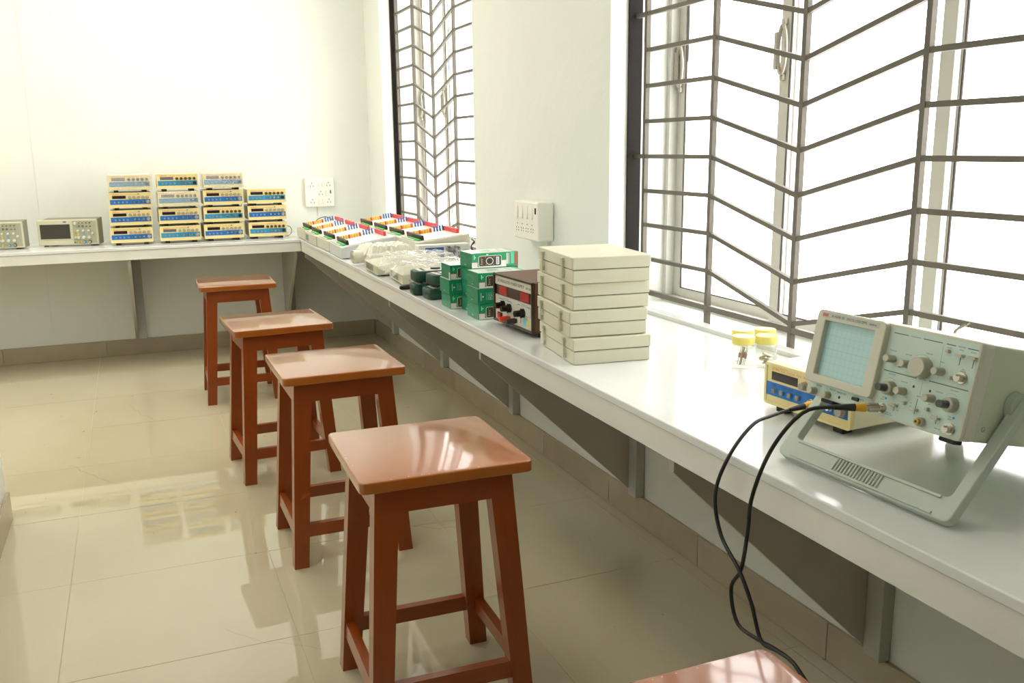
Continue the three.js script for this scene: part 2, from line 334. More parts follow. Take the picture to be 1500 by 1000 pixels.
function makeStool(label, x, z, a) {
  const o = thing('stool', label, 'stool', [x, 0, z], a, 'wooden stools along the worktop');
  part('seat', seatShape, M.seat, o);
  legShapes.forEach((g) => part('leg', g, M.stoolWood, o));
  apronShapes.forEach((g) => part('apron', g, M.stoolWood, o));
  stretcherShapes.forEach((g) => part('stretcher', g, M.stoolWood, o));
  return o;
}
const seatShape = seatGeo();
const legShapes = [[-1, -1], [1, -1], [1, 1], [-1, 1]].map(([a, b]) => legGeo(a, b));
const apronShapes = [['x', 1], ['x', -1], ['z', 1], ['z', -1]].map(([s, k]) => railGeo(yU - 0.062, yU, s, k, 0.0012, 0.02, 0.05));
const stretcherShapes = [['x', 1], ['x', -1], ['z', 1], ['z', -1]].map(([s, k]) => railGeo(0.098, 0.138, s, k, 0.004, 0.022, 0.042));
[[-1.079, 1.32, -0.02, 'brown painted wooden stool standing closest to the back worktop'],
 [-1.053, 2.587, 0.061, 'brown painted wooden stool, second from the back worktop, beside the wrapped grey boxes'],
 [-0.986, 3.423, 0.008, 'brown painted wooden stool, middle one of the five in the row'],
 [-0.971, 4.398, -0.023, 'brown painted wooden stool with worn glossy seat, fourth from the back worktop'],
 [-0.994, 5.612, 0.0, 'brown painted wooden stool with chipped seat edge beside the hanging black cables']]
  .forEach(([x, z, a, l]) => makeStool(l, x, z, a));

// ---------------------------------------------------------------- function generators (yellow and blue)
const FG = { w: 0.235, h: 0.088, d: 0.235, foot: 0.0148 };
M.fgCase = std('#e6dfbd', 0.45); M.fgPanel = std('#ecdb9c', 0.4); M.fgBlue = std('#1f73c4', 0.4); M.fgTeal = std('#2f93bf', 0.4);
M.fgLcd = phy('#2e2226', 0.12); M.fgLcdGrey = phy('#6f6870', 0.2); M.knobGrey = std('#a79f8e', 0.45); M.knobBrown = std('#5b4118', 0.4); M.button = std('#8f9396', 0.5);
M.film = phy('#ffffff', 0.2, { transmission: 0.8, thickness: 0, ior: 1.4, clearcoat: 1, clearcoatRoughness: 0.08, bumpMap: grey(fractal(256, 7, 3, 140), 256, 0, 1, 2), bumpScale: 0.0025 });
const fgText = canvasTex(512, 32, (g, w, h) => { g.fillStyle = '#ecdb9c'; g.fillRect(0, 0, w, h); g.fillStyle = '#d8552a'; g.font = 'bold 25px sans-serif'; g.fillText('SCIENTIFIC', 4, 25); g.font = '24px sans-serif'; g.fillText('Function - Pulse - Modulation Generator', 148, 25, 360); });
const fgKeys = canvasTex(256, 24, (g, w, h) => { g.fillStyle = '#1f73c4'; g.fillRect(0, 0, w, h); g.fillStyle = '#123a70'; g.font = 'bold 20px sans-serif'; ['Func', 'Sweep', 'Mod', 'Attn'].forEach((s, i) => g.fillText(s, 4 + i * 66, 19)); });
M.fgText = std(0xffffff, 0.45, { map: fgText }); M.fgKeys = std(0xffffff, 0.45, { map: fgKeys });
// local frame: base centre of the front, facing +z, body behind it
function fgGeometry(fine) {
  const { w, h, d, foot: f } = FG, S = fine ? 24 : 10, g = {};
  g.case = rb(-w / 2, w / 2, f, f + h, -d, -0.006, 0.006, fine ? 3 : 1);
  g.bezel = (() => { const s = new THREE.Shape(), a = w / 2, r = 0.007; s.moveTo(-a + r, f); s.lineTo(a - r, f); s.quadraticCurveTo(a, f, a, f + r); s.lineTo(a, f + h - r); s.quadraticCurveTo(a, f + h, a - r, f + h); s.lineTo(-a + r, f + h); s.quadraticCurveTo(-a, f + h, -a, f + h - r); s.lineTo(-a, f + r); s.quadraticCurveTo(-a, f, -a + r, f);
    const q = new THREE.Path(), b = a - 0.006; q.moveTo(-b, f + 0.006); q.lineTo(-b, f + h - 0.006); q.lineTo(b, f + h - 0.006); q.lineTo(b, f + 0.006); q.closePath(); s.holes.push(q);
    return new THREE.ExtrudeGeometry(s, { depth: 0.008, bevelEnabled: false, curveSegments: 4 }).translate(0, 0, -0.006); })();
  g.panel = bx(-w / 2 + 0.006, w / 2 - 0.006, f + 0.006, f + h - 0.006, -0.006, 0);
  g.strip = bx(-w / 2 + 0.0065, w / 2 - 0.0065, f + h * 0.22, f + h * 0.54, 0, 0.0008);
  g.lcd = rb(-w / 2 + 0.02, -w / 2 + 0.094, f + h * 0.60, f + h * 0.80, 0, 0.0012, 0.0005, 1);
  g.title = new THREE.PlaneGeometry(0.15, 0.0085).translate(-w / 2 + 0.094, f + h * 0.865, 0.0009);
  g.keys = new THREE.PlaneGeometry(0.093, 0.0075).translate(-w / 2 + 0.065, f + h * 0.49, 0.0013);
  g.knobs = [0, 1, 2, 3, 4].map((i) => join([cylZ(0.0075, 0.0068, 0.013, 0.0, f + h * 0.68, 0.0008, S), cylZ(0.0092, 0.0088, 0.004, 0, f + h * 0.68, 0.0008, S)]).translate(-0.003 + i * 0.0245, 0, 0));
  g.buttons = [0, 1, 2, 3].map((i) => rb(-0.0045, 0.0045, f + h * 0.30, f + h * 0.41, 0.0008, 0.007, 0.001, 1).translate(-w / 2 + 0.031 + i * 0.0225, 0, 0));
  g.sockets = [0, 1, 2].map((i) => join([cylZ(0.0062, 0.0062, 0.004, 0, f + h * 0.38, 0.0008, S), cylZ(0.0045, 0.0045, 0.012, 0, f + h * 0.38, 0.0008, S)]).translate(0.02 + i * 0.024, 0, 0));
  g.dial = join([cylZ(0.0095, 0.0085, 0.013, 0.096, f + h * 0.38, 0.0008, S), cylZ(0.011, 0.0105, 0.004, 0.096, f + h * 0.38, 0.0008, S)]);
  g.feet = [[-0.078, -0.022], [0.078, -0.022], [-0.078, -0.2], [0.078, -0.2]].map(([x, z]) => rb(x - 0.013, x + 0.013, 0.0002, f + 0.0005, z - 0.013, z + 0.013, 0.002, 1));
  g.logo = new THREE.CylinderGeometry(0.0065, 0.0065, 0.0008, 3).rotateX(-Math.PI / 2).scale(1.2, 0.75, 1).translate(0.046, f + h * 0.885, 0.001);
  g.sleeve = rb(-w / 2 - 0.003, w / 2 + 0.003, f - 0.002, f + h + 0.0002, -d - 0.004, 0.02, 0.008, 2);
  g.vents = []; for (let i = 0; i < 12; i++) g.vents.push(bx(w / 2 - 0.0005, w / 2 + 0.0006, f + 0.02, f + h - 0.018, -0.075 - i * 0.011, -0.071 - i * 0.011));
  return g;
}
const fgCoarse = fgGeometry(false), fgFine = fgGeometry(true);
function makeFG(pos, turn, v, label, G = fgCoarse, group) {
  const o = thing('function_generator', label, 'instrument', pos, turn, group);
  part('case', G.case, M.fgCase, o); part('bezel', G.bezel, M.fgPanel, o);
  const p = part('front_panel', G.panel, M.fgPanel, o, 'yellow front panel');
  part('blue_strip', G.strip, v.teal ? M.fgTeal : M.fgBlue, p, 'blue printed strip'); part('display', G.lcd, v.greyLcd ? M.fgLcdGrey : M.fgLcd, p); part('title', G.title, M.fgText, p, 'red printed title');
  if (!v.dark) part('logo_mark', G.logo, M.fgTeal, p);
  if (G === fgFine) { part('key_names', G.keys, M.fgKeys, p); G.vents.forEach((g) => part('vent_slot', g, M.slot, o)); }
  G.knobs.forEach((g) => part('knob', g, v.dark ? M.knobBrown : M.knobGrey, o)); G.buttons.forEach((g) => part('button', g, M.button, o));
  G.sockets.forEach((g) => part('socket', g, M.chrome, o)); part('dial_knob', G.dial, v.dark ? M.black : M.knobGrey, o);
  G.feet.forEach((g) => part('foot', g, M.black, o));
  if (v.film) part('plastic_sleeve', G.sleeve, M.film, o, 'clear wrinkled plastic sleeve');
  return o;
}
{
  const D = { teal: 1, dark: 1 }, L = {}, G1 = 'function generators stacked on the back worktop';
  const stacks = [
    { x: -1.566, dx: 0.005, z: 0.425, name: 'stack beside the oscilloscope', v: [L, L, L, { ...D, film: 1, greyLcd: 1 }] },
    { x: -1.291, dx: 0.0025, z: 0.425, name: 'second stack from the oscilloscope', v: [{ teal: 1, greyLcd: 1 }, L, { ...D, film: 1, greyLcd: 1 }, { ...D, greyLcd: 1 }] },
    { x: -1.036, dx: 0.005, z: 0.415, name: 'stack beside the three-high stack', v: [L, D, L, { ...D, film: 1, greyLcd: 1 }] },
    { x: -0.768, dx: 0.002, z: 0.40, name: 'three-high stack', v: [D, L, D] },
  ];
  const order = ['bottom', 'second lowest', 'third lowest', 'top'];
  for (const s of stacks) s.v.forEach((v, k) => {
    const pl = k === s.v.length - 1 ? 'top' : order[k];
    const look = v.film ? 'plastic-wrapped generator' : v.dark ? 'yellow generator with dark knobs' : v.teal ? 'yellow generator with grey display' : 'yellow generator with grey knobs';
    makeFG([s.x + s.dx * k, H + 0.0004 + k * 0.1032, s.z + jit(0.006)], jit(0.02), v, `${look}, ${pl} of the ${s.name}`, fgCoarse, G1);
  });
  // the one beside the analogue oscilloscope faces the room
  makeFG([-0.352, H + 0.0004, 4.952], -Math.PI / 2 + 0.07, {}, 'yellow and blue function generator beside the oscilloscope on its tilting handle', fgFine);
}

// ---------------------------------------------------------------- digital storage oscilloscopes
const dsoTex = canvasTex(256, 256, (g, w, h) => { g.fillStyle = '#a9aa93'; g.fillRect(0, 0, w, h); g.fillStyle = '#8a8a74'; g.font = '13px sans-serif'; ['MENU', 'TRIG', 'HORIZ', 'VERT'].forEach((s, i) => g.fillText(s, 8 + i * 62, 16)); g.strokeStyle = '#8f907a'; g.lineWidth = 2; [66, 128, 190].forEach((x) => { g.beginPath(); g.moveTo(x, 30); g.lineTo(x, 210); g.stroke(); }); });
M.dsoCase = std('#cfcbb0', 0.45); M.dsoSide = std('#8b8a75', 0.55); M.dsoPanel = std(0xffffff, 0.5, { map: dsoTex }); M.dsoScreen = phy('#3d3d33', 0.16);
M.dsoBtn = { y: std('#d9c94e', 0.45), b: std('#5aa7cf', 0.45), o: std('#d08a4a', 0.45), w: std('#d9d6c4', 0.45), g: std('#6f705f', 0.5) };
function makeDSO(x, z, turn, label) {
  const o = thing('digital_oscilloscope', label, 'oscilloscope', [x, H + 0.0003, z], turn), w = 0.333, h = 0.152, f = 0.007;
  const s = new THREE.Shape(); s.moveTo(0.02, f); s.lineTo(0.125, f); s.lineTo(0.125, h + 0.01); s.lineTo(0.012, h + 0.006); s.closePath();
  part('rear_housing', new THREE.ExtrudeGeometry(s, { depth: w - 0.03, bevelEnabled: false }).rotateY(Math.PI / 2).translate(-w / 2 + 0.03, 0, 0.0), M.dsoSide, o, 'darker rear housing');
  part('front_bezel', rb(-w / 2, w / 2, f, f + h - 0.002, -0.028, 0, 0.006, 3), M.dsoCase, o);
  const sc = part('screen_frame', rb(-w / 2 + 0.012, -w / 2 + 0.185, f + 0.034, f + h - 0.025, 0, 0.003, 0.002, 1), M.dsoCase, o);
  part('screen', bx(-w / 2 + 0.016, -w / 2 + 0.181, f + 0.038, f + h - 0.029, 0.003, 0.0036), M.dsoScreen, sc, 'dark blank screen');
  part('control_panel', new THREE.BoxGeometry(0.13, h - 0.02, 0.0015).translate(w / 2 - 0.072, f + h / 2, 0.0006), M.dsoPanel, o);
  const X0 = w / 2 - 0.137, k = (u, v, r, m, l = 0.012) => part('knob', cylZ(r, r * 0.92, l, X0 + u, f + v, 0.0013, 16), m, o);
  k(0.015, 0.128, 0.009, M.dsoBtn.w); for (const [u, a] of [[0.028, M.dsoBtn.w], [0.058, M.dsoBtn.w], [0.088, M.dsoBtn.w]]) { k(u, 0.044, 0.0085, a); k(u, 0.084, 0.006, a); } k(0.108, 0.068, 0.006, M.dsoBtn.w); k(0.012, 0.044, 0.005, M.dsoBtn.w);
  const b = (u, v, a, c, m) => part('button', rb(X0 + u - a / 2, X0 + u + a / 2, f + v - c / 2, f + v + c / 2, 0.001, 0.004, 0.001, 1), m, o);
  b(0.028, 0.066, 0.008, 0.018, M.dsoBtn.y); b(0.058, 0.066, 0.008, 0.018, M.dsoBtn.b); b(0.011, 0.07, 0.008, 0.016, M.dsoBtn.o);
  for (const u of [0.036, 0.056]) b(u, 0.11, 0.011, 0.012, M.dsoBtn.g); for (const u of [0.036, 0.056, 0.076, 0.096]) b(u, 0.129, 0.009, 0.007, M.dsoBtn.g); for (const u of [0.078, 0.098]) b(u, 0.109, 0.009, 0.007, M.dsoBtn.g);
  for (const v of [0.035, 0.05, 0.065, 0.08, 0.095]) part('soft_key', rb(-w / 2 + 0.187, -w / 2 + 0.194, f + v, f + v + 0.007, 0, 0.003, 0.001, 1), M.dsoBtn.w, o);
  for (const [u, m] of [[0.03, M.dsoBtn.y], [0.06, M.dsoBtn.b], [0.09, M.dsoBtn.g]]) { part('ring', new THREE.TorusGeometry(0.0085, 0.002, 6, 18).translate(X0 + u, f + 0.017, 0.002), m, o); part('socket', cylZ(0.006, 0.006, 0.01, X0 + u, f + 0.017, 0.001, 14), M.chrome, o); }
  part('logo_mark', bx(-w / 2 + 0.145, -w / 2 + 0.163, f + h - 0.019, f + h - 0.012, 0, 0.0006), std('#5f5aa0', 0.5), o);
  part('power_button', rb(-w / 2 + 0.198, -w / 2 + 0.207, f + 0.01, f + 0.018, 0, 0.003, 0.001, 1), M.dsoBtn.g, o);
  for (const [a, c] of [[-0.13, -0.02], [0.13, -0.02], [-0.1, -0.1], [0.13, -0.1]]) part('foot', rb(a - 0.012, a + 0.012, 0.0002, f + 0.002, c - 0.008, c + 0.008, 0.002, 1), M.black, o);
}
makeDSO(-1.915, 0.318, -0.2, 'beige digital oscilloscope with a whole dark screen beside the yellow instrument stacks');
makeDSO(-2.312, 0.34, -0.12, 'beige digital oscilloscope at the far end of the back worktop, only its knobs in view');

// ---------------------------------------------------------------- wall sockets
{
  const o = thing('socket_plate', 'cream multi-socket plate on the back wall above the worktop corner', 'socket plate', [-0.361, 0.915, 0.0004]);
  part('plate', rb(-0.098, 0.098, 0, 0.197, 0, 0.028, 0.006, 2), M.plasticWhite, o);
  const pins = (x, y) => [cylZ(0.0038, 0.0038, 0.001, x, y + 0.013, 0.0276, 8), bx(x - 0.012, x - 0.0085, y - 0.012, y - 0.001, 0.0276, 0.0286), bx(x + 0.0085, x + 0.012, y - 0.012, y - 0.001, 0.0276, 0.0286)];
  for (const [x, y] of [[-0.052, 0.146], [0.06, 0.148], [0.006, 0.09], [-0.052, 0.036], [0.06, 0.036]]) part('socket_holes', pins(x, y), M.slot, o);
  for (const [x, y] of [[0.0, 0.146], [0.028, 0.146], [0.05, 0.09], [0.0, 0.036], [0.028, 0.036]]) part('switch', rb(x - 0.012, x + 0.012, y - 0.019, y + 0.019, 0.026, 0.033, 0.002, 1), M.plasticWhite2, o);
  part('indicator', rb(0.068, 0.077, 0.088, 0.11, 0.027, 0.031, 0.001, 1), std('#3f6f86', 0.3), o);
  const c = part('conduit', bx(-0.016, -0.009, -0.164, 0, 0.0, 0.008), M.plasticWhite2, o);
  const q = thing('switch_box', 'white switched socket box on the wall between the windows', 'switch box', [-0.0004, 0.925, 2.9], -Math.PI / 2);
  const w = 0.245;
  part('housing', rb(-w / 2, w / 2, 0, 0.155, 0, 0.072, 0.008, 3), M.plasticWhite, q);
  for (let i = 0; i < 4; i++) { const x = -0.088 + i * 0.05; part('rocker', hexa([[x - 0.012, 0.085, 0.078], [x + 0.012, 0.085, 0.078], [x + 0.012, 0.085, 0.07], [x - 0.012, 0.085, 0.07]], [[x - 0.009, 0.135, 0.073], [x + 0.009, 0.135, 0.073], [x + 0.009, 0.135, 0.07], [x - 0.009, 0.135, 0.07]]), M.plasticWhite, q); part('socket_holes', [cylZ(0.003, 0.003, 0.001, x + 0.004, 0.062, 0.0716, 8), cylZ(0.003, 0.003, 0.001, x - 0.006, 0.045, 0.0716, 8), cylZ(0.003, 0.003, 0.001, x + 0.014, 0.045, 0.0716, 8), cylZ(0.0025, 0.0025, 0.001, x - 0.006, 0.034, 0.0716, 8), cylZ(0.0025, 0.0025, 0.001, x + 0.014, 0.034, 0.0716, 8)], M.slot, q); }
  part('fuse_slot', bx(0.094, 0.106, 0.108, 0.132, 0.0715, 0.0735), M.black, q);
  part('conduit', bx(0.07, 0.085, -0.174, 0, 0.0005, 0.012), M.plasticWhite2, q);
}

// ---------------------------------------------------------------- trainer kits with rows of coloured terminals
M.kitCase = std('#d3d1c0', 0.5); M.kitCaseB = std('#cfd3d2', 0.45); M.kitTop = std('#f2f1ea', 0.35); M.kitKey = { y: std('#e8b92e', 0.4), r: std('#cf5a22', 0.4), b: std('#1d6fc0', 0.35), k: std('#1c1a16', 0.4), g: std('#55c463', 0.45), red: std('#d93f3c', 0.4), dr: std('#7a2018', 0.4) };
function kitGeometry(w, d, f, r) {   // local: front edge at z = 0 facing +z, body behind; f, r = front and rear height
  const g = {}, sl = (r - f) / d, y = (z) => f - z * sl;
  const s = new THREE.Shape(); s.moveTo(0, 0.006); s.lineTo(-d, 0.006); s.lineTo(-d, r); s.lineTo(0, f); s.closePath();
  g.body = new THREE.ExtrudeGeometry(s, { depth: w - 0.008, bevelEnabled: true, bevelSize: 0.003, bevelThickness: 0.004, bevelSegments: 2 }).rotateY(-Math.PI / 2).scale(-1, 1, -1).rotateY(Math.PI);
  g.body.computeBoundingBox(); const c = g.body.boundingBox; g.body.translate(-(c.min.x + c.max.x) / 2, 0, -c.max.z);
  const tilt = (geo, z) => geo.rotateX(Math.atan(sl)).translate(0, y(z), z);
  g.top = tilt(new THREE.BoxGeometry(w - 0.03, 0.002, d - 0.075).translate(0, 0.0042, 0), -d / 2 - 0.01);
  g.blackBar = tilt(rb(-w / 2 + 0.05, w / 2 - 0.05, 0.003, 0.026, -0.006, 0.006, 0.002, 1), -0.045);
  g.redCap = tilt(rb(-w / 2 + 0.02, -w / 2 + 0.045, 0.003, 0.027, -0.006, 0.006, 0.002, 1), -0.045);
  g.green = tilt(rb(-w / 2 + 0.11, w / 2 - 0.05, 0.003, 0.011, -0.007, 0.007, 0.002, 1), -0.026);
  g.rail = tilt(rb(-w / 2 + 0.03, w / 2 - 0.09, 0.003, 0.008, -0.004, 0.004, 0.001, 1), -0.012);
  g.redBar = tilt(rb(-w / 2 + 0.055, w / 2 - 0.07, 0.003, 0.028, -0.007, 0.007, 0.003, 1), -d + 0.03);
  const row = -w / 2 + 0.05, one = (z, t, h) => tilt(rb(row - 0.008, row + 0.008, 0.003, h, -t / 2, t / 2, 0.002, 1), z);
  g.yellow = []; for (let i = 0; i < 8; i++) g.yellow.push(one(-0.058 - i * 0.0145, 0.0105, 0.026));
  g.blue = []; for (let i = 0; i < 4; i++) g.blue.push(one(-0.18 - i * 0.0155, 0.006, 0.034));
  g.feet = [[-1, -0.03], [1, -0.03], [-1, -d + 0.03], [1, -d + 0.03]].map(([k, z]) => cylY(0.012, 0.011, 0.0075, k * (w / 2 - 0.03), 0, z, 10));
  return g;
}
const kitLow = kitGeometry(0.336, 0.275, 0.055, 0.102), kitHigh = kitGeometry(0.336, 0.265, 0.095, 0.128);
function makeKit(G, pos, turn, m, label, tag) {
  const o = thing('trainer_kit', label, 'trainer kit', pos, turn, 'circuit trainer kits in the worktop corner');
  part('case', G.body, m, o); part('top_sheet', G.top, M.kitTop, o); part('black_block', G.blackBar, M.kitKey.k, o); part('red_cap', G.redCap, M.kitKey.dr, o);
  part('green_strip', G.green, M.kitKey.g, o); part('front_rail', G.rail, M.kitCase, o); part('red_block', G.redBar, M.kitKey.red, o);
  G.yellow.forEach((g, i) => part('yellow_terminal', g, i === 3 || i === 7 ? M.kitKey.r : M.kitKey.y, o)); G.blue.forEach((g) => part('blue_terminal', g, M.kitKey.b, o));
  G.feet.forEach((g) => part('foot', g, M.black, o));
  if (tag) part('name_plate', new THREE.BoxGeometry(0.09, 0.035, 0.001).translate(-0.1, 0.03, 0.0008), std('#8f9294', 0.3, { metalness: 0.4 }), o, 'silver name plate');
}
const kitPlace = ['touching the back wall end of the row', 'second from the back wall', 'third from the back wall', 'last towards the wrapped boxes'];
[0.535, 0.875, 1.215, 1.58].forEach((z, i) => makeKit(kitLow, [-0.588 + (i === 3 ? 0 : jit(0.004)), H + 0.0003, z], -Math.PI / 2 + (i === 3 ? -0.02 : jit(0.006)), i === 3 ? M.kitCaseB : M.kitCase, `trainer kit with coloured terminals, front row, ${kitPlace[i]}`, i === 1));
[0.885, 1.228, 1.571, 1.914].forEach((z, i) => makeKit(kitHigh, [-0.292, H + 0.0003, z], -Math.PI / 2 + jit(0.004), M.kitCase, `trainer kit with coloured terminals, window row, ${kitPlace[i].replace('the wrapped boxes', 'the picture carton')}`, false));

// ---------------------------------------------------------------- carton with printed picture
{
  const tex = canvasTex(512, 128, (g, w, h) => {
    g.fillStyle = '#d9d9d6'; g.fillRect(0, 0, w, h); g.fillStyle = '#1f58a8'; g.fillRect(60, 8, 190, 90); g.fillStyle = '#c9d4de'; g.fillRect(120, 34, 100, 40);
    for (let k = 0; k < 90; k++) { const v = 60 + rnd() * 150; g.fillStyle = `rgba(${v},${v},${v + 8},0.7)`; g.beginPath(); g.ellipse(270 + rnd() * 150, 10 + rnd() * 110, 4 + rnd() * 16, 4 + rnd() * 20, rnd() * 3, 0, 7); g.fill(); }
    g.fillStyle = '#77777a'; for (let k = 0; k < 5; k++) g.fillRect(450 + k * 10, 30, 3, 50 - k * 6);
  });
  const o = thing('carton', 'white carton with a blue and grey printed picture behind the wrapped boxes', 'carton', [-0.178, H, 2.122], 0.02);
  part('box_body', rb(-0.13, 0.13, 0.0003, 0.092, -0.03, 0.03, 0.002, 1), std('#e9e8e2', 0.55), o);
  part('picture_print', new THREE.PlaneGeometry(0.252, 0.078).translate(0, 0.045, 0.0306), std(0xffffff, 0.4, { map: tex }), o, 'blue and grey printed side');
}

// ---------------------------------------------------------------- flat grey instruments wrapped in plastic film
M.greyBox = std('#cbc8b0', 0.45); M.wrap = phy('#ffffff', 0.14, { transmission: 0.86, thickness: 0, ior: 1.45, clearcoat: 1, clearcoatRoughness: 0.08, side: THREE.DoubleSide });
M.bubble = phy('#f4f1e2', 0.45, { transmission: 0.2, thickness: 0, clearcoat: 0.5, clearcoatRoughness: 0.2, side: THREE.DoubleSide });
const boxPrint = canvasTex(256, 32, (g, w, h) => { g.fillStyle = '#cbc8b0'; g.fillRect(0, 0, w, h); g.fillStyle = '#8b886f'; g.font = 'bold 20px sans-serif'; g.fillText('LAB TRAINER UNIT', 20, 23); });
// crumpled sheet draped over a box: grid x (0..1) by z (0..1), height follows the box top and falls at the rim
function drapeGeometry(hw, hd, top, rim, s0, amp) {
  const nx = 46, nz = 40, pos = [], idx = [], N = fractal(64, 7, 4, s0), n2 = fractal(64, 5, 3, s0 + 9);
  for (let j = 0; j <= nz; j++) for (let i = 0; i <= nx; i++) {
    const u = i / nx * 2 - 1, v = j / nz * 2 - 1, k = (Math.floor(j / nz * 63) * 64 + Math.floor(i / nx * 63));
    const e = Math.max(Math.abs(u), Math.abs(v)), ridge = Math.abs(N[k] * 2 - 1);
    const x = u * (hw + rim * Math.max(0, (e - 0.86) / 0.14) * 0.5) + (n2[k] - 0.5) * 0.02, z = v * (hd + rim * Math.max(0, (e - 0.86) / 0.14) * 0.5) + (N[k] - 0.5) * 0.02;
    const y = top + 0.004 + amp * (1 - ridge) * (0.35 + n2[k]) - Math.max(0, (e - 0.9) / 0.1) * (top * 0.55) * (0.6 + 0.8 * n2[k]);
    pos.push(x, Math.max(0.004, y), z);
  }
  for (let j = 0; j < nz; j++) for (let i = 0; i < nx; i++) { const a = j * (nx + 1) + i, b = a + 1, c = a + nx + 1, d = c + 1; idx.push(a, c, b, b, c, d); }
  const g = new THREE.BufferGeometry(); g.setAttribute('position', new THREE.Float32BufferAttribute(pos, 3)); g.setIndex(idx);
  const uv = []; for (let j = 0; j <= nz; j++) for (let i = 0; i <= nx; i++) uv.push(i / nx, j / nz); g.setAttribute('uv', new THREE.Float32BufferAttribute(uv, 2));
  const f = g.toNonIndexed(); f.computeVertexNormals(); return toCreasedNormals(f, 0.5);
}
function greyInstrument(pos, turn, label, s0, wrapHw, wrapOff) {
  const o = thing('grey_instrument', label, 'instrument', pos, turn), w = 0.262, d = 0.31, h0 = 0.042, h1 = 0.06;   // faces +z
  const s = new THREE.Shape(); s.moveTo(0, 0.008); s.lineTo(-d, 0.008); s.lineTo(-d, h1); s.lineTo(-d * 0.45, h1); s.lineTo(0, h0); s.closePath();
  const g = new THREE.ExtrudeGeometry(s, { depth: w - 0.006, bevelEnabled: true, bevelSize: 0.002, bevelThickness: 0.003, bevelSegments: 2 }).rotateY(-Math.PI / 2).scale(-1, 1, -1).rotateY(Math.PI); g.computeBoundingBox(); g.translate(-(g.boundingBox.min.x + g.boundingBox.max.x) / 2, 0, -g.boundingBox.max.z);
  part('case', g, M.greyBox, o);
  for (let k = 0; k < 4; k++) part('vent_slot', bx(-0.1, 0.05, 0.016 + k * 0.007, 0.0175 + k * 0.007, 0.0005, 0.0022), M.slot, o);
  part('side_print', new THREE.PlaneGeometry(0.12, 0.014).rotateY(Math.PI / 2).translate(w / 2 + 0.0012, 0.045, -0.22), std(0xffffff, 0.45, { map: boxPrint }), o);
  for (const z of [-0.03, -0.07, -0.31]) part('screw', new THREE.SphereGeometry(0.0035, 10, 6).translate(w / 2 + 0.0005, 0.022, z), M.chrome, o);
  for (const [a, b] of [[-0.11, -0.03], [0.11, -0.03], [-0.11, -0.31], [0.11, -0.31]]) part('foot', cylY(0.011, 0.01, 0.009, a, 0, b, 10), M.black, o);
  part('plastic_wrap', drapeGeometry(wrapHw, 0.17, h1 + 0.003, 0.03, s0, 0.02).rotateY(0.1).translate(...wrapOff), M.wrap, o, 'crumpled clear plastic film');
}
greyInstrument([-0.585, H + 0.0003, 2.335], -Math.PI / 2 - 0.03, 'flat grey instrument with louvred front half unwrapped from crumpled plastic film', 401, 0.118, [0.0, 0, -0.19]);
greyInstrument([-0.56, H + 0.0003, 2.662], -Math.PI / 2 - 0.06, 'flat grey instrument under plastic film next to the green multimeters', 433, 0.118, [-0.005, 0, -0.14]);
// loose roll of bubble wrap at the edge
{
  const o = thing('bubble_wrap_roll', 'crumpled roll of white bubble wrap at the worktop edge beside the last trainer kit', 'bubble wrap', [-0.505, H + 0.0004, 2.03], 0.15);
  const pts = []; for (let t = 0; t <= 70; t++) { const a = t / 70 * Math.PI * 6, r = 0.035 - t * 0.0003; pts.push(new THREE.Vector2(Math.cos(a) * r, Math.sin(a) * r)); }
  const nT = 70, nL = 26, L = 0.2, pos = [], idx = [], N = fractal(64, 9, 3, 515);
  for (let i = 0; i <= nT; i++) for (let j = 0; j <= nL; j++) { const k = N[(j * 2 % 64) * 64 + (i % 64)]; const s = 1 + (k - 0.5) * 0.28; pos.push(-L / 2 + j / nL * L + (k - 0.5) * 0.006, 0.04 + pts[i].y * Math.min(s, 1.1), pts[i].x * s); }
  for (let i = 0; i < nT; i++) for (let j = 0; j < nL; j++) { const a = i * (nL + 1) + j, b = a + 1, c = a + nL + 1, d = c + 1; idx.push(a, b, c, b, d, c); }
  const g = new THREE.BufferGeometry(); g.setAttribute('position', new THREE.Float32BufferAttribute(pos, 3)); g.setIndex(idx); g.computeVertexNormals();
  part('rolled_sheet', g, M.bubble, o);
  part('loose_flap', drapeGeometry(0.1, 0.09, 0.07, 0.03, 551, 0.03).translate(0.06, 0, 0.02), M.bubble, o);
}

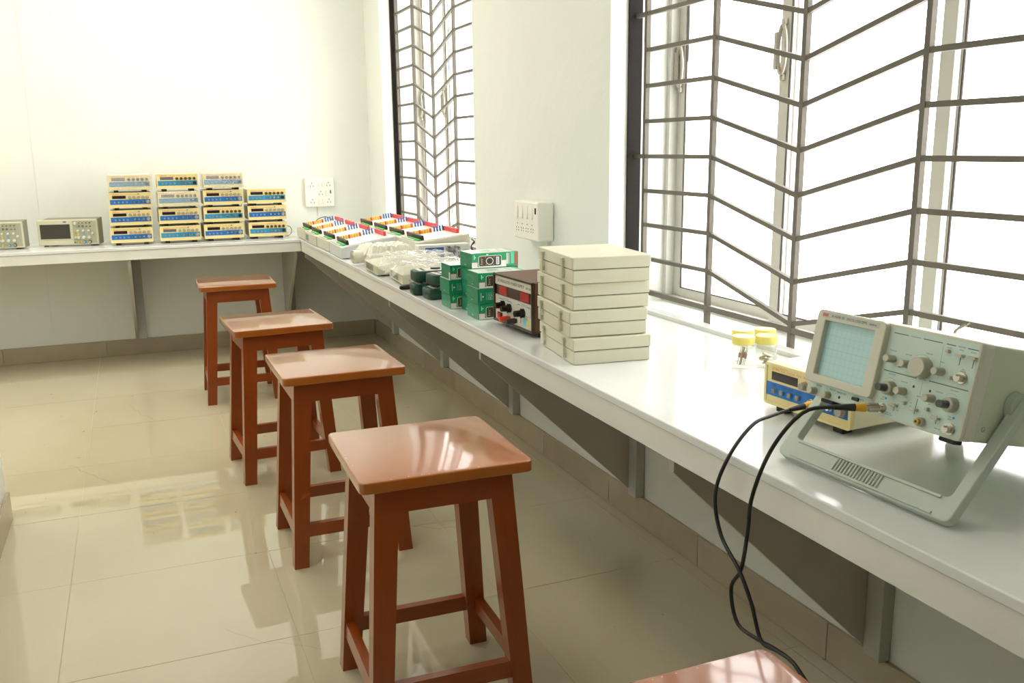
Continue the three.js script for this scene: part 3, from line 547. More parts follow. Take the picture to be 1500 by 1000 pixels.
// ---------------------------------------------------------------- multimeters in dark green holsters
M.holster = std('#124232', 0.4); M.meterFace = std('#d9d4c8', 0.45); M.meterDark = std('#2b2a26', 0.45);
function makeMeter(pos, turn, label) {
  const o = thing('multimeter', label, 'multimeter', pos, turn, 'multimeters in green holsters'), w = 0.095, l = 0.19, h = 0.041;   // lies face up, end at +z
  const s = new THREE.Shape(), a = w / 2 - 0.006, r = 0.016; s.moveTo(-a + r, 0); s.lineTo(a - r, 0); s.quadraticCurveTo(a, 0, a, r); s.lineTo(a, l - r); s.quadraticCurveTo(a, l, a - r, l); s.lineTo(-a + r, l); s.quadraticCurveTo(-a, l, -a, l - r); s.lineTo(-a, r); s.quadraticCurveTo(-a, 0, -a + r, 0);
  const g = new THREE.ExtrudeGeometry(s, { depth: h - 0.018, bevelEnabled: true, bevelSize: 0.006, bevelThickness: 0.009, bevelSegments: 4, curveSegments: 6 }).rotateX(-Math.PI / 2).translate(0, 0.0092, 0);
  part('holster', toCreasedNormals(g, 0.6), M.holster, o, 'dark green rubber holster');
  part('face', rb(-w / 2 + 0.012, w / 2 - 0.012, h - 0.002, h + 0.002, -l + 0.014, -0.014, 0.002, 2), M.meterFace, o);
  part('screen', rb(-0.028, 0.028, h + 0.0018, h + 0.003, -l + 0.025, -l + 0.06, 0.001, 1), M.meterDark, o);
  const d = part('dial', cylY(0.02, 0.018, 0.006, 0, h + 0.0018, -0.085, 24), M.meterDark, o); part('pointer', bx(-0.002, 0.002, h + 0.0078, h + 0.0095, -0.1, -0.07), M.meterFace, d);
  for (const x of [-0.024, 0, 0.024]) part('jack', cylY(0.006, 0.006, 0.002, x, h + 0.0015, -0.032, 12), M.black, o);
}
{
  const T = -Math.PI / 2;
  makeMeter([-0.588, H + 0.0003, 3.005], T - 0.1, 'multimeter in dark green holster, bottom of the pair next to the loose probe');
  makeMeter([-0.572, H + 0.0003, 3.135], T + 0.05, 'multimeter in dark green holster, bottom of the pair against the green boxes');
  makeMeter([-0.583, H + 0.0505, 3.01], T - 0.05, 'multimeter in dark green holster, top of the pair next to the loose probe');
  makeMeter([-0.556, H + 0.0505, 3.14], T + 0.12, 'multimeter in dark green holster, top of the pair against the green boxes');
  const o = thing('test_probe', 'black test probe lying on the worktop beside the green multimeters', 'test probe', [-0.565, H + 0.009, 2.875], 0.25);
  part('handle', new THREE.CapsuleGeometry(0.0085, 0.07, 4, 12).rotateZ(Math.PI / 2), M.black, o); part('lead', tube([[0.04, 0, 0], [0.09, -0.004, 0.01], [0.14, -0.0045, 0.03]], 0.003, 20, 6), M.black, o);
}

// ---------------------------------------------------------------- green multimeter cartons
const GREEN = '#1a8560';
const meterSide = canvasTex(512, 160, (g, w, h) => {
  g.fillStyle = '#149a63'; g.fillRect(0, 0, w, h); g.fillStyle = '#e9e7dd'; g.fillRect(0, 92, 62, 68); g.fillRect(0, 146, 380, 14); g.fillRect(310, 84, 70, 76); g.fillStyle = '#b03a2c'; g.fillRect(0, 90, 62, 7); g.fillRect(318, 82, 58, 5);
  g.fillStyle = '#f0eee4'; g.fillRect(24, 16, 6, 48); g.fillRect(36, 34, 8, 14); g.fillRect(160, 8, 22, 12);
  g.fillStyle = '#cfe9d8'; g.beginPath(); g.roundRect(72, 26, 256, 122, 20); g.fill(); g.fillStyle = '#433d33'; g.beginPath(); g.roundRect(78, 32, 244, 110, 16); g.fill();
  g.strokeStyle = '#e8e4da'; g.lineWidth = 7; g.beginPath(); g.arc(196, 88, 38, 0, 7); g.stroke(); g.fillStyle = '#2c2823'; g.beginPath(); g.arc(196, 88, 22, 0, 7); g.fill();
  g.fillStyle = '#d5812c'; [[100, 46], [150, 44], [246, 46], [156, 126], [240, 128], [96, 122]].forEach(([x, y]) => { g.beginPath(); g.arc(x, y, 6, 0, 7); g.fill(); });
  g.strokeStyle = '#ddd8cb'; g.lineWidth = 4; for (let k = 0; k < 4; k++) { g.beginPath(); g.arc(112, 60 + k * 18, 9, 0.5, 3.4); g.stroke(); }
  g.fillStyle = '#dfe3e4'; g.fillRect(268, 44, 34, 86); g.fillStyle = '#9aa3a8'; g.fillRect(276, 52, 16, 70);
  g.fillStyle = '#e4e4dd'; g.fillRect(384, 8, 14, 122); g.fillRect(406, 10, 10, 120); g.fillStyle = '#2b2a28'; g.fillRect(399, 10, 6, 118); g.fillRect(418, 12, 8, 110); g.fillStyle = '#5cc39a'; g.fillRect(430, 0, 40, 130); g.fillStyle = '#b63338'; g.fillRect(476, 10, 12, 140); g.fillRect(492, 6, 7, 140); g.fillStyle = '#5e5a52'; g.fillRect(502, 0, 10, 160);
});
const textSide = canvasTex(512, 160, (g, w, h) => {
  g.fillStyle = '#168c60'; g.fillRect(0, 0, w, h); g.fillStyle = '#e9efe6'; g.fillRect(26, 40, 6, 84); g.beginPath(); g.arc(50, 82, 9, 0, 7); g.fill(); for (let k = 0; k < 6; k++) for (let j = 0; j < 5; j++) g.fillRect(84 + k * 18, 40 + j * 17 - k, 3 + (k * j) % 9, 11);
});
const endTex = canvasTex(256, 128, (g, w, h) => { g.fillStyle = GREEN; g.fillRect(0, 0, w, h); g.strokeStyle = 'rgba(90,175,140,0.7)'; g.lineWidth = 2; for (let k = 0; k < 4; k++) { g.beginPath(); g.arc(40 + k * 6, 150, 110 + k * 5, 4.2, 5.6); g.stroke(); } g.fillStyle = '#dcebe2'; g.fillRect(96, 106, 40, 4); });
const endTexLabel = canvasTex(256, 128, (g, w, h) => { g.fillStyle = GREEN; g.fillRect(0, 0, w, h); g.strokeStyle = 'rgba(90,175,140,0.7)'; g.lineWidth = 2; for (let k = 0; k < 4; k++) { g.beginPath(); g.arc(40 + k * 6, 150, 110 + k * 5, 4.2, 5.6); g.stroke(); } g.fillStyle = '#e8e6dc'; g.fillRect(214, 62, 34, 66); g.fillStyle = '#a8483c'; g.fillRect(214, 60, 34, 5); });
const topSheenTex = canvasTex(256, 256, (g, w, h) => { g.fillStyle = '#dfe5da'; g.fillRect(0, 0, w, h); g.fillStyle = '#7fbf9d'; g.fillRect(0, 0, w, 24); g.fillRect(60, 120, 90, 60); g.fillStyle = '#b4b9ae'; g.fillRect(30, 60, 180, 10); g.fillStyle = '#8e9a8c'; for (let k = 0; k < 8; k++) g.fillRect(170, 90 + k * 14, 60, 5); });  // whitish ground is reflected sheen painted in; blocks and bars are print
M.boxBody = std(GREEN, 0.32); M.boxMeter = std(0xffffff, 0.3, { map: meterSide }); M.boxText = std(0xffffff, 0.3, { map: textSide }); M.boxEnd = std(0xffffff, 0.3, { map: endTex }); M.boxEndL = std(0xffffff, 0.3, { map: endTexLabel }); M.boxTop = std(0xffffff, 0.32, { map: topSheenTex });
const BX = { w: 0.107, h: 0.0505, l: 0.168 };
const boxBodyG = rb(-BX.w / 2, BX.w / 2, 0.0002, BX.h - 0.0006, -BX.l, 0, 0.0015, 1);
const boxSideG = new THREE.PlaneGeometry(BX.l - 0.002, BX.h - 0.003).rotateY(Math.PI / 2).translate(BX.w / 2 + 0.0004, BX.h / 2, -BX.l / 2);
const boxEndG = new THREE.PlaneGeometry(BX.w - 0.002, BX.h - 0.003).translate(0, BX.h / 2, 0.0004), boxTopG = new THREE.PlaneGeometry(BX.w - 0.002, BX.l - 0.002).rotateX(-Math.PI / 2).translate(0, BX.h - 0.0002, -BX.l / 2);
const boxFlapG = bx(-BX.w / 2 + 0.006, BX.w / 2 - 0.006, BX.h - 0.003, BX.h - 0.0012, 0.0002, 0.0016);
function makeBox(pos, turn, side, lab, label) {
  const o = thing('multimeter_carton', label, 'carton', pos, turn, 'green multimeter cartons');
  part('box_body', boxBodyG, M.boxBody, o); part('side_print', boxSideG, side ? M.boxMeter : M.boxText, o, side ? 'side print with a multimeter picture' : 'side print of white words'); part('end_print', boxEndG, lab ? M.boxEndL : M.boxEnd, o); part('top_print_sheen', boxTopG, M.boxTop, o); part('end_flap', boxFlapG, M.boxBody, o);
}
{
  const T = -Math.PI / 2, lev = ['bottom', 'middle', 'top'];
  const cols = [{ x: -0.566, z: 3.338, n: 'beside the multimeters' }, { x: -0.527, z: 3.452, n: 'in the middle column' }, { x: -0.547, z: 3.572, n: 'beside the power supply' }];
  cols.forEach((c) => { for (let k = 0; k < 3; k++) makeBox([c.x + jit(0.004), H + 0.0003 + k * BX.h, c.z], T + jit(0.03), k !== 1, (k === 2 && c.z < 3.5), `green carton in the column ${c.n}, ${lev[k]} of three, ${k === 1 ? 'plain word side' : 'meter picture side'}`); });
  makeBox([-0.532, H + 0.0006 + 3 * BX.h, 3.462], T + 0.02, true, false, 'single green carton with multimeter picture lying on top of the green carton columns');
}

// ---------------------------------------------------------------- brown regulated power supply
{
  const o = thing('power_supply', 'brown bench power supply with two red displays beside the green cartons', 'power supply', [-0.515, H + 0.0003, 3.84], -Math.PI / 2 + 0.05);
  const w = 0.272, h = 0.15, f = 0.014, d = 0.2;
  const brown = std('#5a3c26', 0.5, { bumpMap: grey(nFine, 256, 0, 1, 6), bumpScale: 0.0006 }), top = std('#6b4a33', 0.5), silver = std('#c9c6b8', 0.4), dark = phy('#2d1d15', 0.2), red = phy('#a81f18', 0.18);
  part('case', rb(-w / 2, w / 2, f, f + h, -d, 0, 0.005, 2), brown, o);
  const ft = 0.007; part('front_frame', [rb(-w / 2, w / 2, f, f + ft, 0, 0.008, 0.002, 1), rb(-w / 2, w / 2, f + h - ft, f + h, 0, 0.008, 0.002, 1), rb(-w / 2, -w / 2 + ft, f, f + h, 0, 0.008, 0.002, 1), rb(w / 2 - ft, w / 2, f, f + h, 0, 0.008, 0.002, 1)], std('#3a2618', 0.4), o);
  const tt = canvasTex(512, 64, (g, W, Hh) => { g.fillStyle = '#cdcabc'; g.fillRect(0, 0, W, Hh); g.fillStyle = '#26221e'; g.font = 'bold 29px sans-serif'; g.fillText('DC REGULATED POWER SUPPLY', 34, 42, 370); g.font = 'bold 20px sans-serif'; g.fillText('30V/2A', 424, 42, 66); });
  const lt = canvasTex(512, 256, (g, W, Hh) => {
    g.fillStyle = '#cbc8ba'; g.fillRect(0, 0, W, Hh); g.strokeStyle = '#3f86b5'; g.lineWidth = 4; g.strokeRect(40, 34, 190, 96); g.strokeRect(306, 34, 180, 96); g.fillStyle = '#cbc8ba'; g.fillRect(36, 50, 198, 90); g.fillRect(300, 50, 120, 100);
    g.fillStyle = '#3f86b5'; g.fillRect(60, 26, 50, 10); g.fillRect(170, 30, 56, 10); g.fillRect(320, 26, 24, 10); g.fillRect(440, 28, 40, 10); g.fillStyle = '#7d7a6e'; g.font = 'bold 18px sans-serif'; g.fillText('VOLTAGE', 108, 26); g.fillText('CURRENT', 360, 26);
    g.strokeStyle = '#8a8678'; g.lineWidth = 3; g.strokeRect(180, 150, 90, 60); g.fillStyle = '#7fc9d2'; g.fillRect(386, 166, 44, 70); g.fillStyle = '#dcd14c'; g.fillRect(446, 170, 34, 50); g.fillStyle = '#b23a3a'; g.fillRect(352, 168, 10, 50);
  });
  const a = w / 2 - ft;
  part('title_strip', bx(-a, a, f + h * 0.77, f + h - ft, 0, 0.002), silver, o); part('title', new THREE.PlaneGeometry(2 * a, h * 0.18).translate(0, f + h * 0.86, 0.0023), std(0xffffff, 0.4, { map: tt }), o, 'dark lettering on silver strip');
  const dk = part('display_strip', bx(-a, a, f + h * 0.56, f + h * 0.765, 0, 0.002), dark, o);
  part('display_window', bx(-a + 0.028, -a + 0.086, f + h * 0.575, f + h * 0.75, 0.002, 0.003), red, dk, 'red display window'); part('display_window', bx(a - 0.08, a - 0.022, f + h * 0.575, f + h * 0.75, 0.002, 0.003), red, dk, 'red display window');
  const lp = part('lower_panel', bx(-a, a, f + ft, f + h * 0.555, 0, 0.002), silver, o); part('panel_print', new THREE.PlaneGeometry(2 * a, h * 0.49).translate(0, f + h * 0.303, 0.0023), std(0xffffff, 0.4, { map: lt }), lp);
  const knob = (x, y) => part('knob', [cylZ(0.014, 0.013, 0.007, x, y, 0.002, 20), cylZ(0.0105, 0.009, 0.024, x, y, 0.008, 16), bx(x - 0.003, x + 0.003, y - 0.014, y + 0.014, 0.009, 0.012)], M.blackGloss, o);
  knob(-a + 0.06, f + 0.056); knob(-a + 0.105, f + 0.053); knob(a - 0.06, f + 0.052);
  part('rocker_switch', rb(-a + 0.02, -a + 0.05, f + 0.011, f + 0.03, 0.002, 0.006, 0.001, 1), M.black, o); part('rocker', rb(-a + 0.025, -a + 0.045, f + 0.014, f + 0.027, 0.006, 0.009, 0.001, 1), std('#c2231b', 0.3), o);
  const term = (x, m) => part('terminal', [cylZ(0.0075, 0.0075, 0.007, x, f + 0.021, 0.002, 14), cylZ(0.0095, 0.008, 0.028, x, f + 0.021, 0.009, 14)], m, o);
  term(-0.026, std('#e2451f', 0.4)); term(0.02, std('#34352c', 0.4));
  for (const [x, z] of [[-0.09, -0.03], [0.112, -0.03], [-0.09, -0.17], [0.112, -0.17]]) part('foot', cylY(0.014, 0.013, f + 0.001, x, 0, z, 14), M.black, o);
}

// ---------------------------------------------------------------- stack of hinged metal cases
M.caseMetal = std('#d8d6be', 0.36, { bumpMap: grey(nFine, 256, 0, 1, 4), bumpScale: 0.0004 }); M.latch = std('#d3d0ba', 0.3, { metalness: 0.3 });
{
  const w = 0.212, d = 0.285, h = 0.0682, gap = 0.0016;   // local: front +z (towards camera), left side carries the latches
  const lid = rb(-w / 2, w / 2, h / 2 + gap, h - 0.001, -d / 2, d / 2, 0.003, 2), base = rb(-w / 2 + 0.0015, w / 2 - 0.0015, 0.0002, h / 2, -d / 2 + 0.0015, d / 2 - 0.0015, 0.003, 2), seam = bx(-w / 2 + 0.004, w / 2 - 0.004, h / 2 - 0.001, h / 2 + gap + 0.001, -d / 2 + 0.004, d / 2 - 0.004);
  const latch = (z) => [rb(-w / 2 - 0.0065, -w / 2 - 0.003, 0.006, h - 0.012, z - 0.006, z + 0.006, 0.0012, 1), rb(-w / 2 - 0.008, -w / 2 + 0.001, h - 0.016, h - 0.008, z - 0.008, z + 0.008, 0.0012, 1), bx(-w / 2 - 0.004, -w / 2 + 0.002, 0.008, 0.018, z - 0.004, z + 0.004)];
  const lg = [-0.095, 0.075].map((z) => join(latch(z)));
  const btn = [-0.115, 0.055].map((z) => new THREE.CylinderGeometry(0.006, 0.006, 0.003, 12).rotateZ(Math.PI / 2).translate(-w / 2 - 0.001, 0.014, z));
  const lev = ['bottom one of the stack of four', 'second from the bottom of the stack of four', 'third from the bottom of the stack of four', 'top one of the stack of four'];
  [[-0.43, 4.19, -0.115], [-0.433, 4.178, -0.13], [-0.427, 4.172, -0.10], [-0.43, 4.184, -0.118]].forEach(([x, z, a], k) => {
    const o = thing('metal_case', `cream metal hinged case with two latches, ${lev[k]}`, 'case', [x, H + 0.0004 + k * 0.0687, z], a, 'cream metal cases in a stack');
    part('lid', lid, M.caseMetal, o); part('base', base, M.caseMetal, o); part('seam', seam, M.slot, o); lg.forEach((g) => part('latch', g, M.latch, o)); btn.forEach((g) => part('stud', g, M.latch, o));
  });
}

// ---------------------------------------------------------------- jars with yellow lids
M.jarGlass = phy('#f7f8f4', 0.08, { transmission: 0.9, thickness: 0, ior: 1.45 }); M.lid = std('#efe27a', 0.4);
{
  const spots = [[-0.178, 4.511, 'resistors', 'clear jar with yellow lid holding brown striped resistors'], [-0.122, 4.53, 'parts', 'clear jar with yellow lid holding grey metal clips'], [-0.132, 4.446, 'parts', 'empty-looking clear jar with yellow lid behind the resistor jar'], [-0.074, 4.462, 'parts', 'empty-looking clear jar with yellow lid behind the jar of metal clips']];
  spots.forEach(([x, z, kind, label], i) => {
    const o = thing('jar', label, 'jar', [x, H + 0.0003, z], 0, 'yellow-lidded jars');
    part('jar_body', lathe([[0.0, 0.001], [0.024, 0.001], [0.0262, 0.004], [0.0262, 0.052], [0.0235, 0.057], [0.0235, 0.064]]), M.jarGlass, o, 'clear jar');
    part('lid', lathe([[0.026, 0.06], [0.0272, 0.0612], [0.0272, 0.0785], [0.0258, 0.08], [0.0, 0.08]]), M.lid, o, 'pale yellow screw lid');
    if (i === 0) for (let k = 0; k < 10; k++) { const q = [jit(0.009), 0.006, jit(0.01)], t = [q[0] + 0.011, 0.05, q[2] + jit(0.003)]; const r = part('resistor', bar(q, t, 0.0012), std('#b9a58a', 0.5), o); part('resistor_body', bar([q[0] + 0.004, 0.024, q[2]], [q[0] + 0.007, 0.036, (q[2] + t[2]) / 2], 0.0036), std(k % 2 ? '#a9774f' : '#b78a5e', 0.5), r); }
    if (i === 1) for (let k = 0; k < 7; k++) part('metal_clip', rb(-0.012, 0.012, 0, 0.003, -0.005, 0.005, 0.001, 1).rotateY(k * 0.9).rotateX(jit(0.4)).translate(jit(0.007), 0.008 + k * 0.0035, jit(0.007)), M.chrome, o);
  });
}

// ---------------------------------------------------------------- analogue oscilloscope on its tilted handle
const SC = { w: 0.31, h: 0.147, d: 0.375, tilt: 0.217, yaw: -Math.PI / 2 + 0.052, pos: new THREE.Vector3(-0.489, 0.8705, 5.275) };
M.scBezel = std('#d6d4c2', 0.42); M.scCase = std('#ccd4b8', 0.5); M.scPanel = std(0xffffff, 0.42); M.scKnob = std('#c6c3b1', 0.42); M.scKnobSide = std('#aaa893', 0.45); M.scHandle = std('#bcc3b8', 0.42);
const scX = (mm) => mm / 1000, scPanelTex = canvasTex(1024, 960, (g, w, h) => {   // right panel: x -6..152 mm, y 0..146 mm
  const X = (mm) => (mm + 6) / 158 * w, Y = (mm) => (146 - mm) / 146 * h, S = w / 158;
  g.fillStyle = '#c9ddd1'; g.fillRect(0, 0, w, h);
  const ln = (a, b, y, t = 1.6) => { g.fillStyle = '#5f7078'; g.fillRect(X(a), Y(y) - t * S / 2, (b - a) * S, t * S); };
  ln(0, 28, 137); ln(56, 90, 137); ln(97, 113, 137); ln(133, 151, 137); ln(-3, 60, 74); ln(82, 150, 75);
  const tx = (s, x, y, mm = 2.8, c = '#6d7f7e') => { g.fillStyle = c; g.font = `bold ${mm * S}px sans-serif`; g.textAlign = 'center'; g.fillText(s, X(x), Y(y)); };
  tx('HORIZONTAL', 42, 136, 3); tx('TRIGGER', 123, 136, 3); tx('VERTICAL', 71, 73.5, 3);
  tx('POSITION', 6, 107); tx('SWP VAR', 36, 106); tx('TIME/DIV', 72, 115); tx('LEVEL', 97, 107); tx('SLOPE', 103, 131, 2.6); tx('MODE', 124, 131.5, 2.6); tx('SOURCE', 144, 131.5, 2.6); tx('EXT', 134, 103.5, 2.8); tx('TRIG IN', 134, 100.5, 2.6);
  tx('VOLTS/DIV', 14, 69); tx('POSITION', 40, 62, 2.6); tx('POSITION', 104, 61, 2.6); tx('VOLTS/DIV', 128, 69); tx('MODE', 71, 46, 2.6); tx('INV', 92, 39, 2.6); tx('CH1', 8, 29, 3); tx('INPUT', 7, 25.5, 2.4); tx('CH2', 130, 29, 3); tx('INPUT', 131, 25.5, 2.4); tx('ALT', 50, 39, 2.6); tx('1MΩ 25pF', 24, 7, 2.4); tx('400Vpk MAX', 25, 4, 2.4); tx('1MΩ 25pF', 115, 6, 2.4);
  tx('AC', 38, 25, 2.2); tx('DC', 38, 20, 2.2); tx('GND', 39, 15, 2.2); tx('AC', 101, 24, 2.2); tx('DC', 101, 19, 2.2); tx('CH1', 60, 33, 2.2); tx('CH2', 60, 28, 2.2);
  g.strokeStyle = '#7f918e'; g.lineWidth = 0.5 * S; for (const [x, y, r] of [[62, 94, 19], [14, 50, 14], [126, 51, 14]]) { g.beginPath(); g.arc(X(x), Y(y), r * S, -2.4, -0.9); g.stroke(); for (let k = 0; k < 13; k++) { const a = -0.6 + k * 0.3; g.beginPath(); g.moveTo(X(x) + Math.cos(a) * r * S, Y(y) + Math.sin(a) * r * S); g.lineTo(X(x) + Math.cos(a) * (r + 1.8) * S, Y(y) + Math.sin(a) * (r + 1.8) * S); g.stroke(); } }
  g.beginPath(); g.moveTo(X(92), Y(135)); g.lineTo(X(96), Y(82)); g.moveTo(X(72), Y(70)); g.lineTo(X(72), Y(50)); g.stroke();
  g.fillStyle = '#2f93cf'; for (const [x, y] of [[66, 78], [13, 29.5], [137, 30]]) { g.beginPath(); g.arc(X(x), Y(y), 2.1 * S, 0, 7); g.fill(); }
  g.fillStyle = '#23251f'; for (const [x, y] of [[58, 60], [88, 60]]) { g.beginPath(); g.ellipse(X(x), Y(y), 1.9 * S, 2.2 * S, 0, 0, 7); g.fill(); }
  g.fillStyle = '#4e5a58'; for (const [x, y0, y1] of [[125, 109, 124], [147, 109, 124], [32, 13, 26], [70, 18, 43], [110, 13, 26]]) g.fillRect(X(x) - 0.6 * S, Y(y1), 1.2 * S, (y1 - y0) * S);
});
const scTitle = canvasTex(512, 40, (g, w, h) => { g.fillStyle = '#c4c8bd'; g.fillRect(0, 0, w, h); g.fillStyle = '#cf6b66'; g.fillRect(8, 10, 50, 22); g.fillStyle = '#5d625f'; g.font = 'bold 25px sans-serif'; g.fillText('SS-6200 2D', 88, 30, 120); g.fillText('OSCILLOSCOPE', 226, 30, 180); g.font = 'bold 20px sans-serif'; g.fillText('30MHz', 426, 30, 70); });
const scLow = canvasTex(512, 64, (g, w, h) => { g.fillStyle = '#c9ddd1'; g.fillRect(0, 0, w, h); g.fillStyle = '#6d7f7e'; g.font = 'bold 15px sans-serif'; g.fillText('INTEN', 66, 18); g.fillText('FOCUS', 180, 18); g.fillText('TRACE ROT', 236, 22); g.fillText('POWER', 400, 24); g.fillStyle = '#23251f'; g.beginPath(); g.arc(266, 42, 8, 0, 7); g.fill(); });
const scGrid = canvasTex(512, 460, (g, w, h) => { g.fillStyle = '#b2dadc'; g.fillRect(0, 0, w, h); g.strokeStyle = 'rgba(96,135,140,0.32)'; g.lineWidth = 2; for (let i = 0; i <= 10; i++) { const x = 20 + i * 47.2; g.beginPath(); g.moveTo(x, 16); g.lineTo(x, h - 16); g.stroke(); } for (let j = 0; j <= 8; j++) { const y = 16 + j * 53.5; g.beginPath(); g.moveTo(20, y); g.lineTo(w - 20, y); g.stroke(); } for (let i = 0; i < 50; i++) { const x = 20 + i * 9.44; g.fillStyle = 'rgba(96,135,140,0.32)'; g.fillRect(x, h / 2 - 5, 1.4, 10); } });
const scope = thing('oscilloscope', 'analogue oscilloscope with pale blue screen tilted up on its carrying handle', 'oscilloscope', SC.pos.toArray(), 0);
scope.rotation.order = 'YXZ'; scope.rotation.y = SC.yaw; scope.rotation.x = -SC.tilt;
{
  const o = scope, { w, h, d } = SC, a = w / 2;
  part('case', rb(-a + 0.001, a - 0.001, 0.001, h - 0.001, -d, -0.028, 0.005, 2), M.scCase, o, 'pale green metal case');
  // moulded front bezel with a rim round the controls and a raised screen surround
  const rr = (x0, x1, y0, y1, r, P = THREE.Shape) => { const s = new P(); s.moveTo(x0 + r, y0); s.lineTo(x1 - r, y0); s.quadraticCurveTo(x1, y0, x1, y0 + r); s.lineTo(x1, y1 - r); s.quadraticCurveTo(x1, y1, x1 - r, y1); s.lineTo(x0 + r, y1); s.quadraticCurveTo(x0, y1, x0, y1 - r); s.lineTo(x0, y0 + r); s.quadraticCurveTo(x0, y0, x0 + r, y0); return s; };
  const ring = (x0, x1, y0, y1, r, i0, i1, j0, j1, ri, depth, z) => { const s = rr(x0, x1, y0, y1, r); s.holes.push(rr(i0, i1, j0, j1, ri, THREE.Path)); return new THREE.ExtrudeGeometry(s, { depth, bevelEnabled: true, bevelSize: 0.0015, bevelThickness: 0.0015, bevelSegments: 2, curveSegments: 6 }).translate(0, 0, z); };
  const bz = part('front_bezel', [rb(-a, a, 0, h, -0.034, -0.002, 0.008, 3), ring(-a + 0.0015, a - 0.0015, 0.0015, h - 0.0015, 0.007, -0.006, a - 0.004, 0.003, h - 0.004, 0.004, 0.003, -0.004)], M.scBezel, o);
  part('control_panel', new THREE.BoxGeometry(0.158, 0.14, 0.001).translate(0.073, 0.0725, 0.0003), std(0xffffff, 0.42, { map: scPanelTex }), bz, 'pale green printed control panel');
  const sr = part('screen_surround', ring(-a + 0.001, -0.010, 0.025, h - 0.001, 0.009, -0.138, -0.027, 0.036, 0.132, 0.003, 0.011, -0.001), M.scBezel, bz);
  part('title', new THREE.PlaneGeometry(0.124, 0.0088).translate(-0.083, 0.1395, 0.0121), std(0xffffff, 0.45, { map: scTitle }), bz);
  part('lower_print', new THREE.PlaneGeometry(0.14, 0.02).translate(-0.081, 0.0128, 0.0017), std(0xffffff, 0.45, { map: scLow }), bz);
  part('screen_tube', bx(-0.1395, -0.0255, 0.0345, 0.1335, -0.004, 0.0022), phy(0xffffff, 0.16, { map: scGrid, clearcoat: 1, clearcoatRoughness: 0.06 }), o, 'pale blue graticule screen');
  const K = (x, y, r, len) => { const k = part('knob', [cylZ(r, r * 0.92, len, scX(x), scX(y), 0.0008, 22)], M.scKnobSide, o); part('knob_cap', cylZ(r * 0.9, r * 0.86, 0.0016, scX(x), scX(y), 0.0008 + len, 22), M.scKnob, k); return k; };
  for (const [x, y] of [[10, 93], [40, 91], [100, 92], [43, 49], [95, 50]]) K(x, y, 0.0062, 0.017);
  K(68, 91, 0.0165, 0.017);
  for (const [x, y] of [[-134, 8], [-102, 8]]) K(x, y, 0.0066, 0.013);
  for (const [x, y] of [[18, 48], [130, 49]]) { const k = K(x, y, 0.0115, 0.012); part('vernier_knob', cylZ(0.0062, 0.0055, 0.016, scX(x), scX(y), 0.0145, 20), std('#55554e', 0.4), k, 'dark grey inner knob'); }
  for (const [x, y] of [[125, 122], [147, 122], [32, 24], [70, 27], [110, 24]]) part('slide_switch', rb(scX(x) - 0.0065, scX(x) + 0.0065, scX(y) - 0.002, scX(y) + 0.002, 0.0008, 0.009, 0.001, 1), M.scKnob, o);
  for (const [x, y] of [[25, 86], [104, 124], [50, 32], [92, 33], [118, 87]]) part('push_button', rb(scX(x) - 0.0026, scX(x) + 0.0026, scX(y) - 0.0026, scX(y) + 0.0026, 0.0008, 0.007, 0.0006, 1), M.scKnob, o);
  part('power_button', rb(-0.0505, -0.0365, 0.0125, 0.018, 0.001, 0.005, 0.001, 1), M.black, o);
  for (const [x, y] of [[135, 90], [10, 14], [136, 14]]) part('bnc_socket', [cylZ(0.0085, 0.0085, 0.003, scX(x), scX(y), 0.0008, 20), cylZ(0.0055, 0.0055, 0.013, scX(x), scX(y), 0.0008, 20), cylZ(0.0012, 0.0012, 0.017, scX(x) , scX(y) + 0.0035, 0.0008, 8).rotateX(0)], M.chrome, o, 'metal coaxial socket');
  const jk = part('ground_jack', cylZ(0.007, 0.007, 0.008, scX(87), scX(12), 0.0008, 18), M.scKnobSide, o); part('jack_ring', cylZ(0.0045, 0.0045, 0.006, scX(87), scX(12), 0.0088, 16), M.brass, jk); part('jack_hole', cylZ(0.002, 0.002, 0.0004, scX(87), scX(12), 0.0149, 10), M.black, jk);
  part('screw', new THREE.SphereGeometry(0.004, 12, 8).scale(0.5, 1, 1).translate(a - 0.001, 0.022, -0.045), M.chrome, o);
  for (const [x, z, l] of [[-0.115, -0.02, 0.008], [0.125, -0.02, 0.008], [-0.115, -0.35, 0.034], [0.125, -0.35, 0.034]]) part('foot', rb(x - 0.014, x + 0.014, -l, 0.0012, z - 0.009, z + 0.009, 0.002, 1), M.black, o);
  // handle: U frame in its own plane, arms along +z, cross bar at the end
  const L = 0.207, hw = 0.176, bwid = 0.034, arm = 0.016, tk = 0.017;
  const s = new THREE.Shape(); const R = 0.014;
  s.moveTo(-hw, -0.018); s.lineTo(-hw, L - R); s.quadraticCurveTo(-hw, L, -hw + R, L); s.lineTo(hw - R, L); s.quadraticCurveTo(hw, L, hw, L - R); s.lineTo(hw, -0.018); s.lineTo(hw - arm, -0.018); s.lineTo(hw - arm, L - bwid - 0.012); s.quadraticCurveTo(hw - arm, L - bwid, hw - arm - 0.012, L - bwid); s.lineTo(-hw + arm + 0.012, L - bwid); s.quadraticCurveTo(-hw + arm, L - bwid, -hw + arm, L - bwid - 0.012); s.lineTo(-hw + arm, -0.018); s.closePath();
  const ug = new THREE.ExtrudeGeometry(s, { depth: tk - 0.004, bevelEnabled: true, bevelSize: 0.002, bevelThickness: 0.002, bevelSegments: 2, curveSegments: 8 }).rotateX(Math.PI / 2).translate(0, tk / 2 - 0.002, 0);
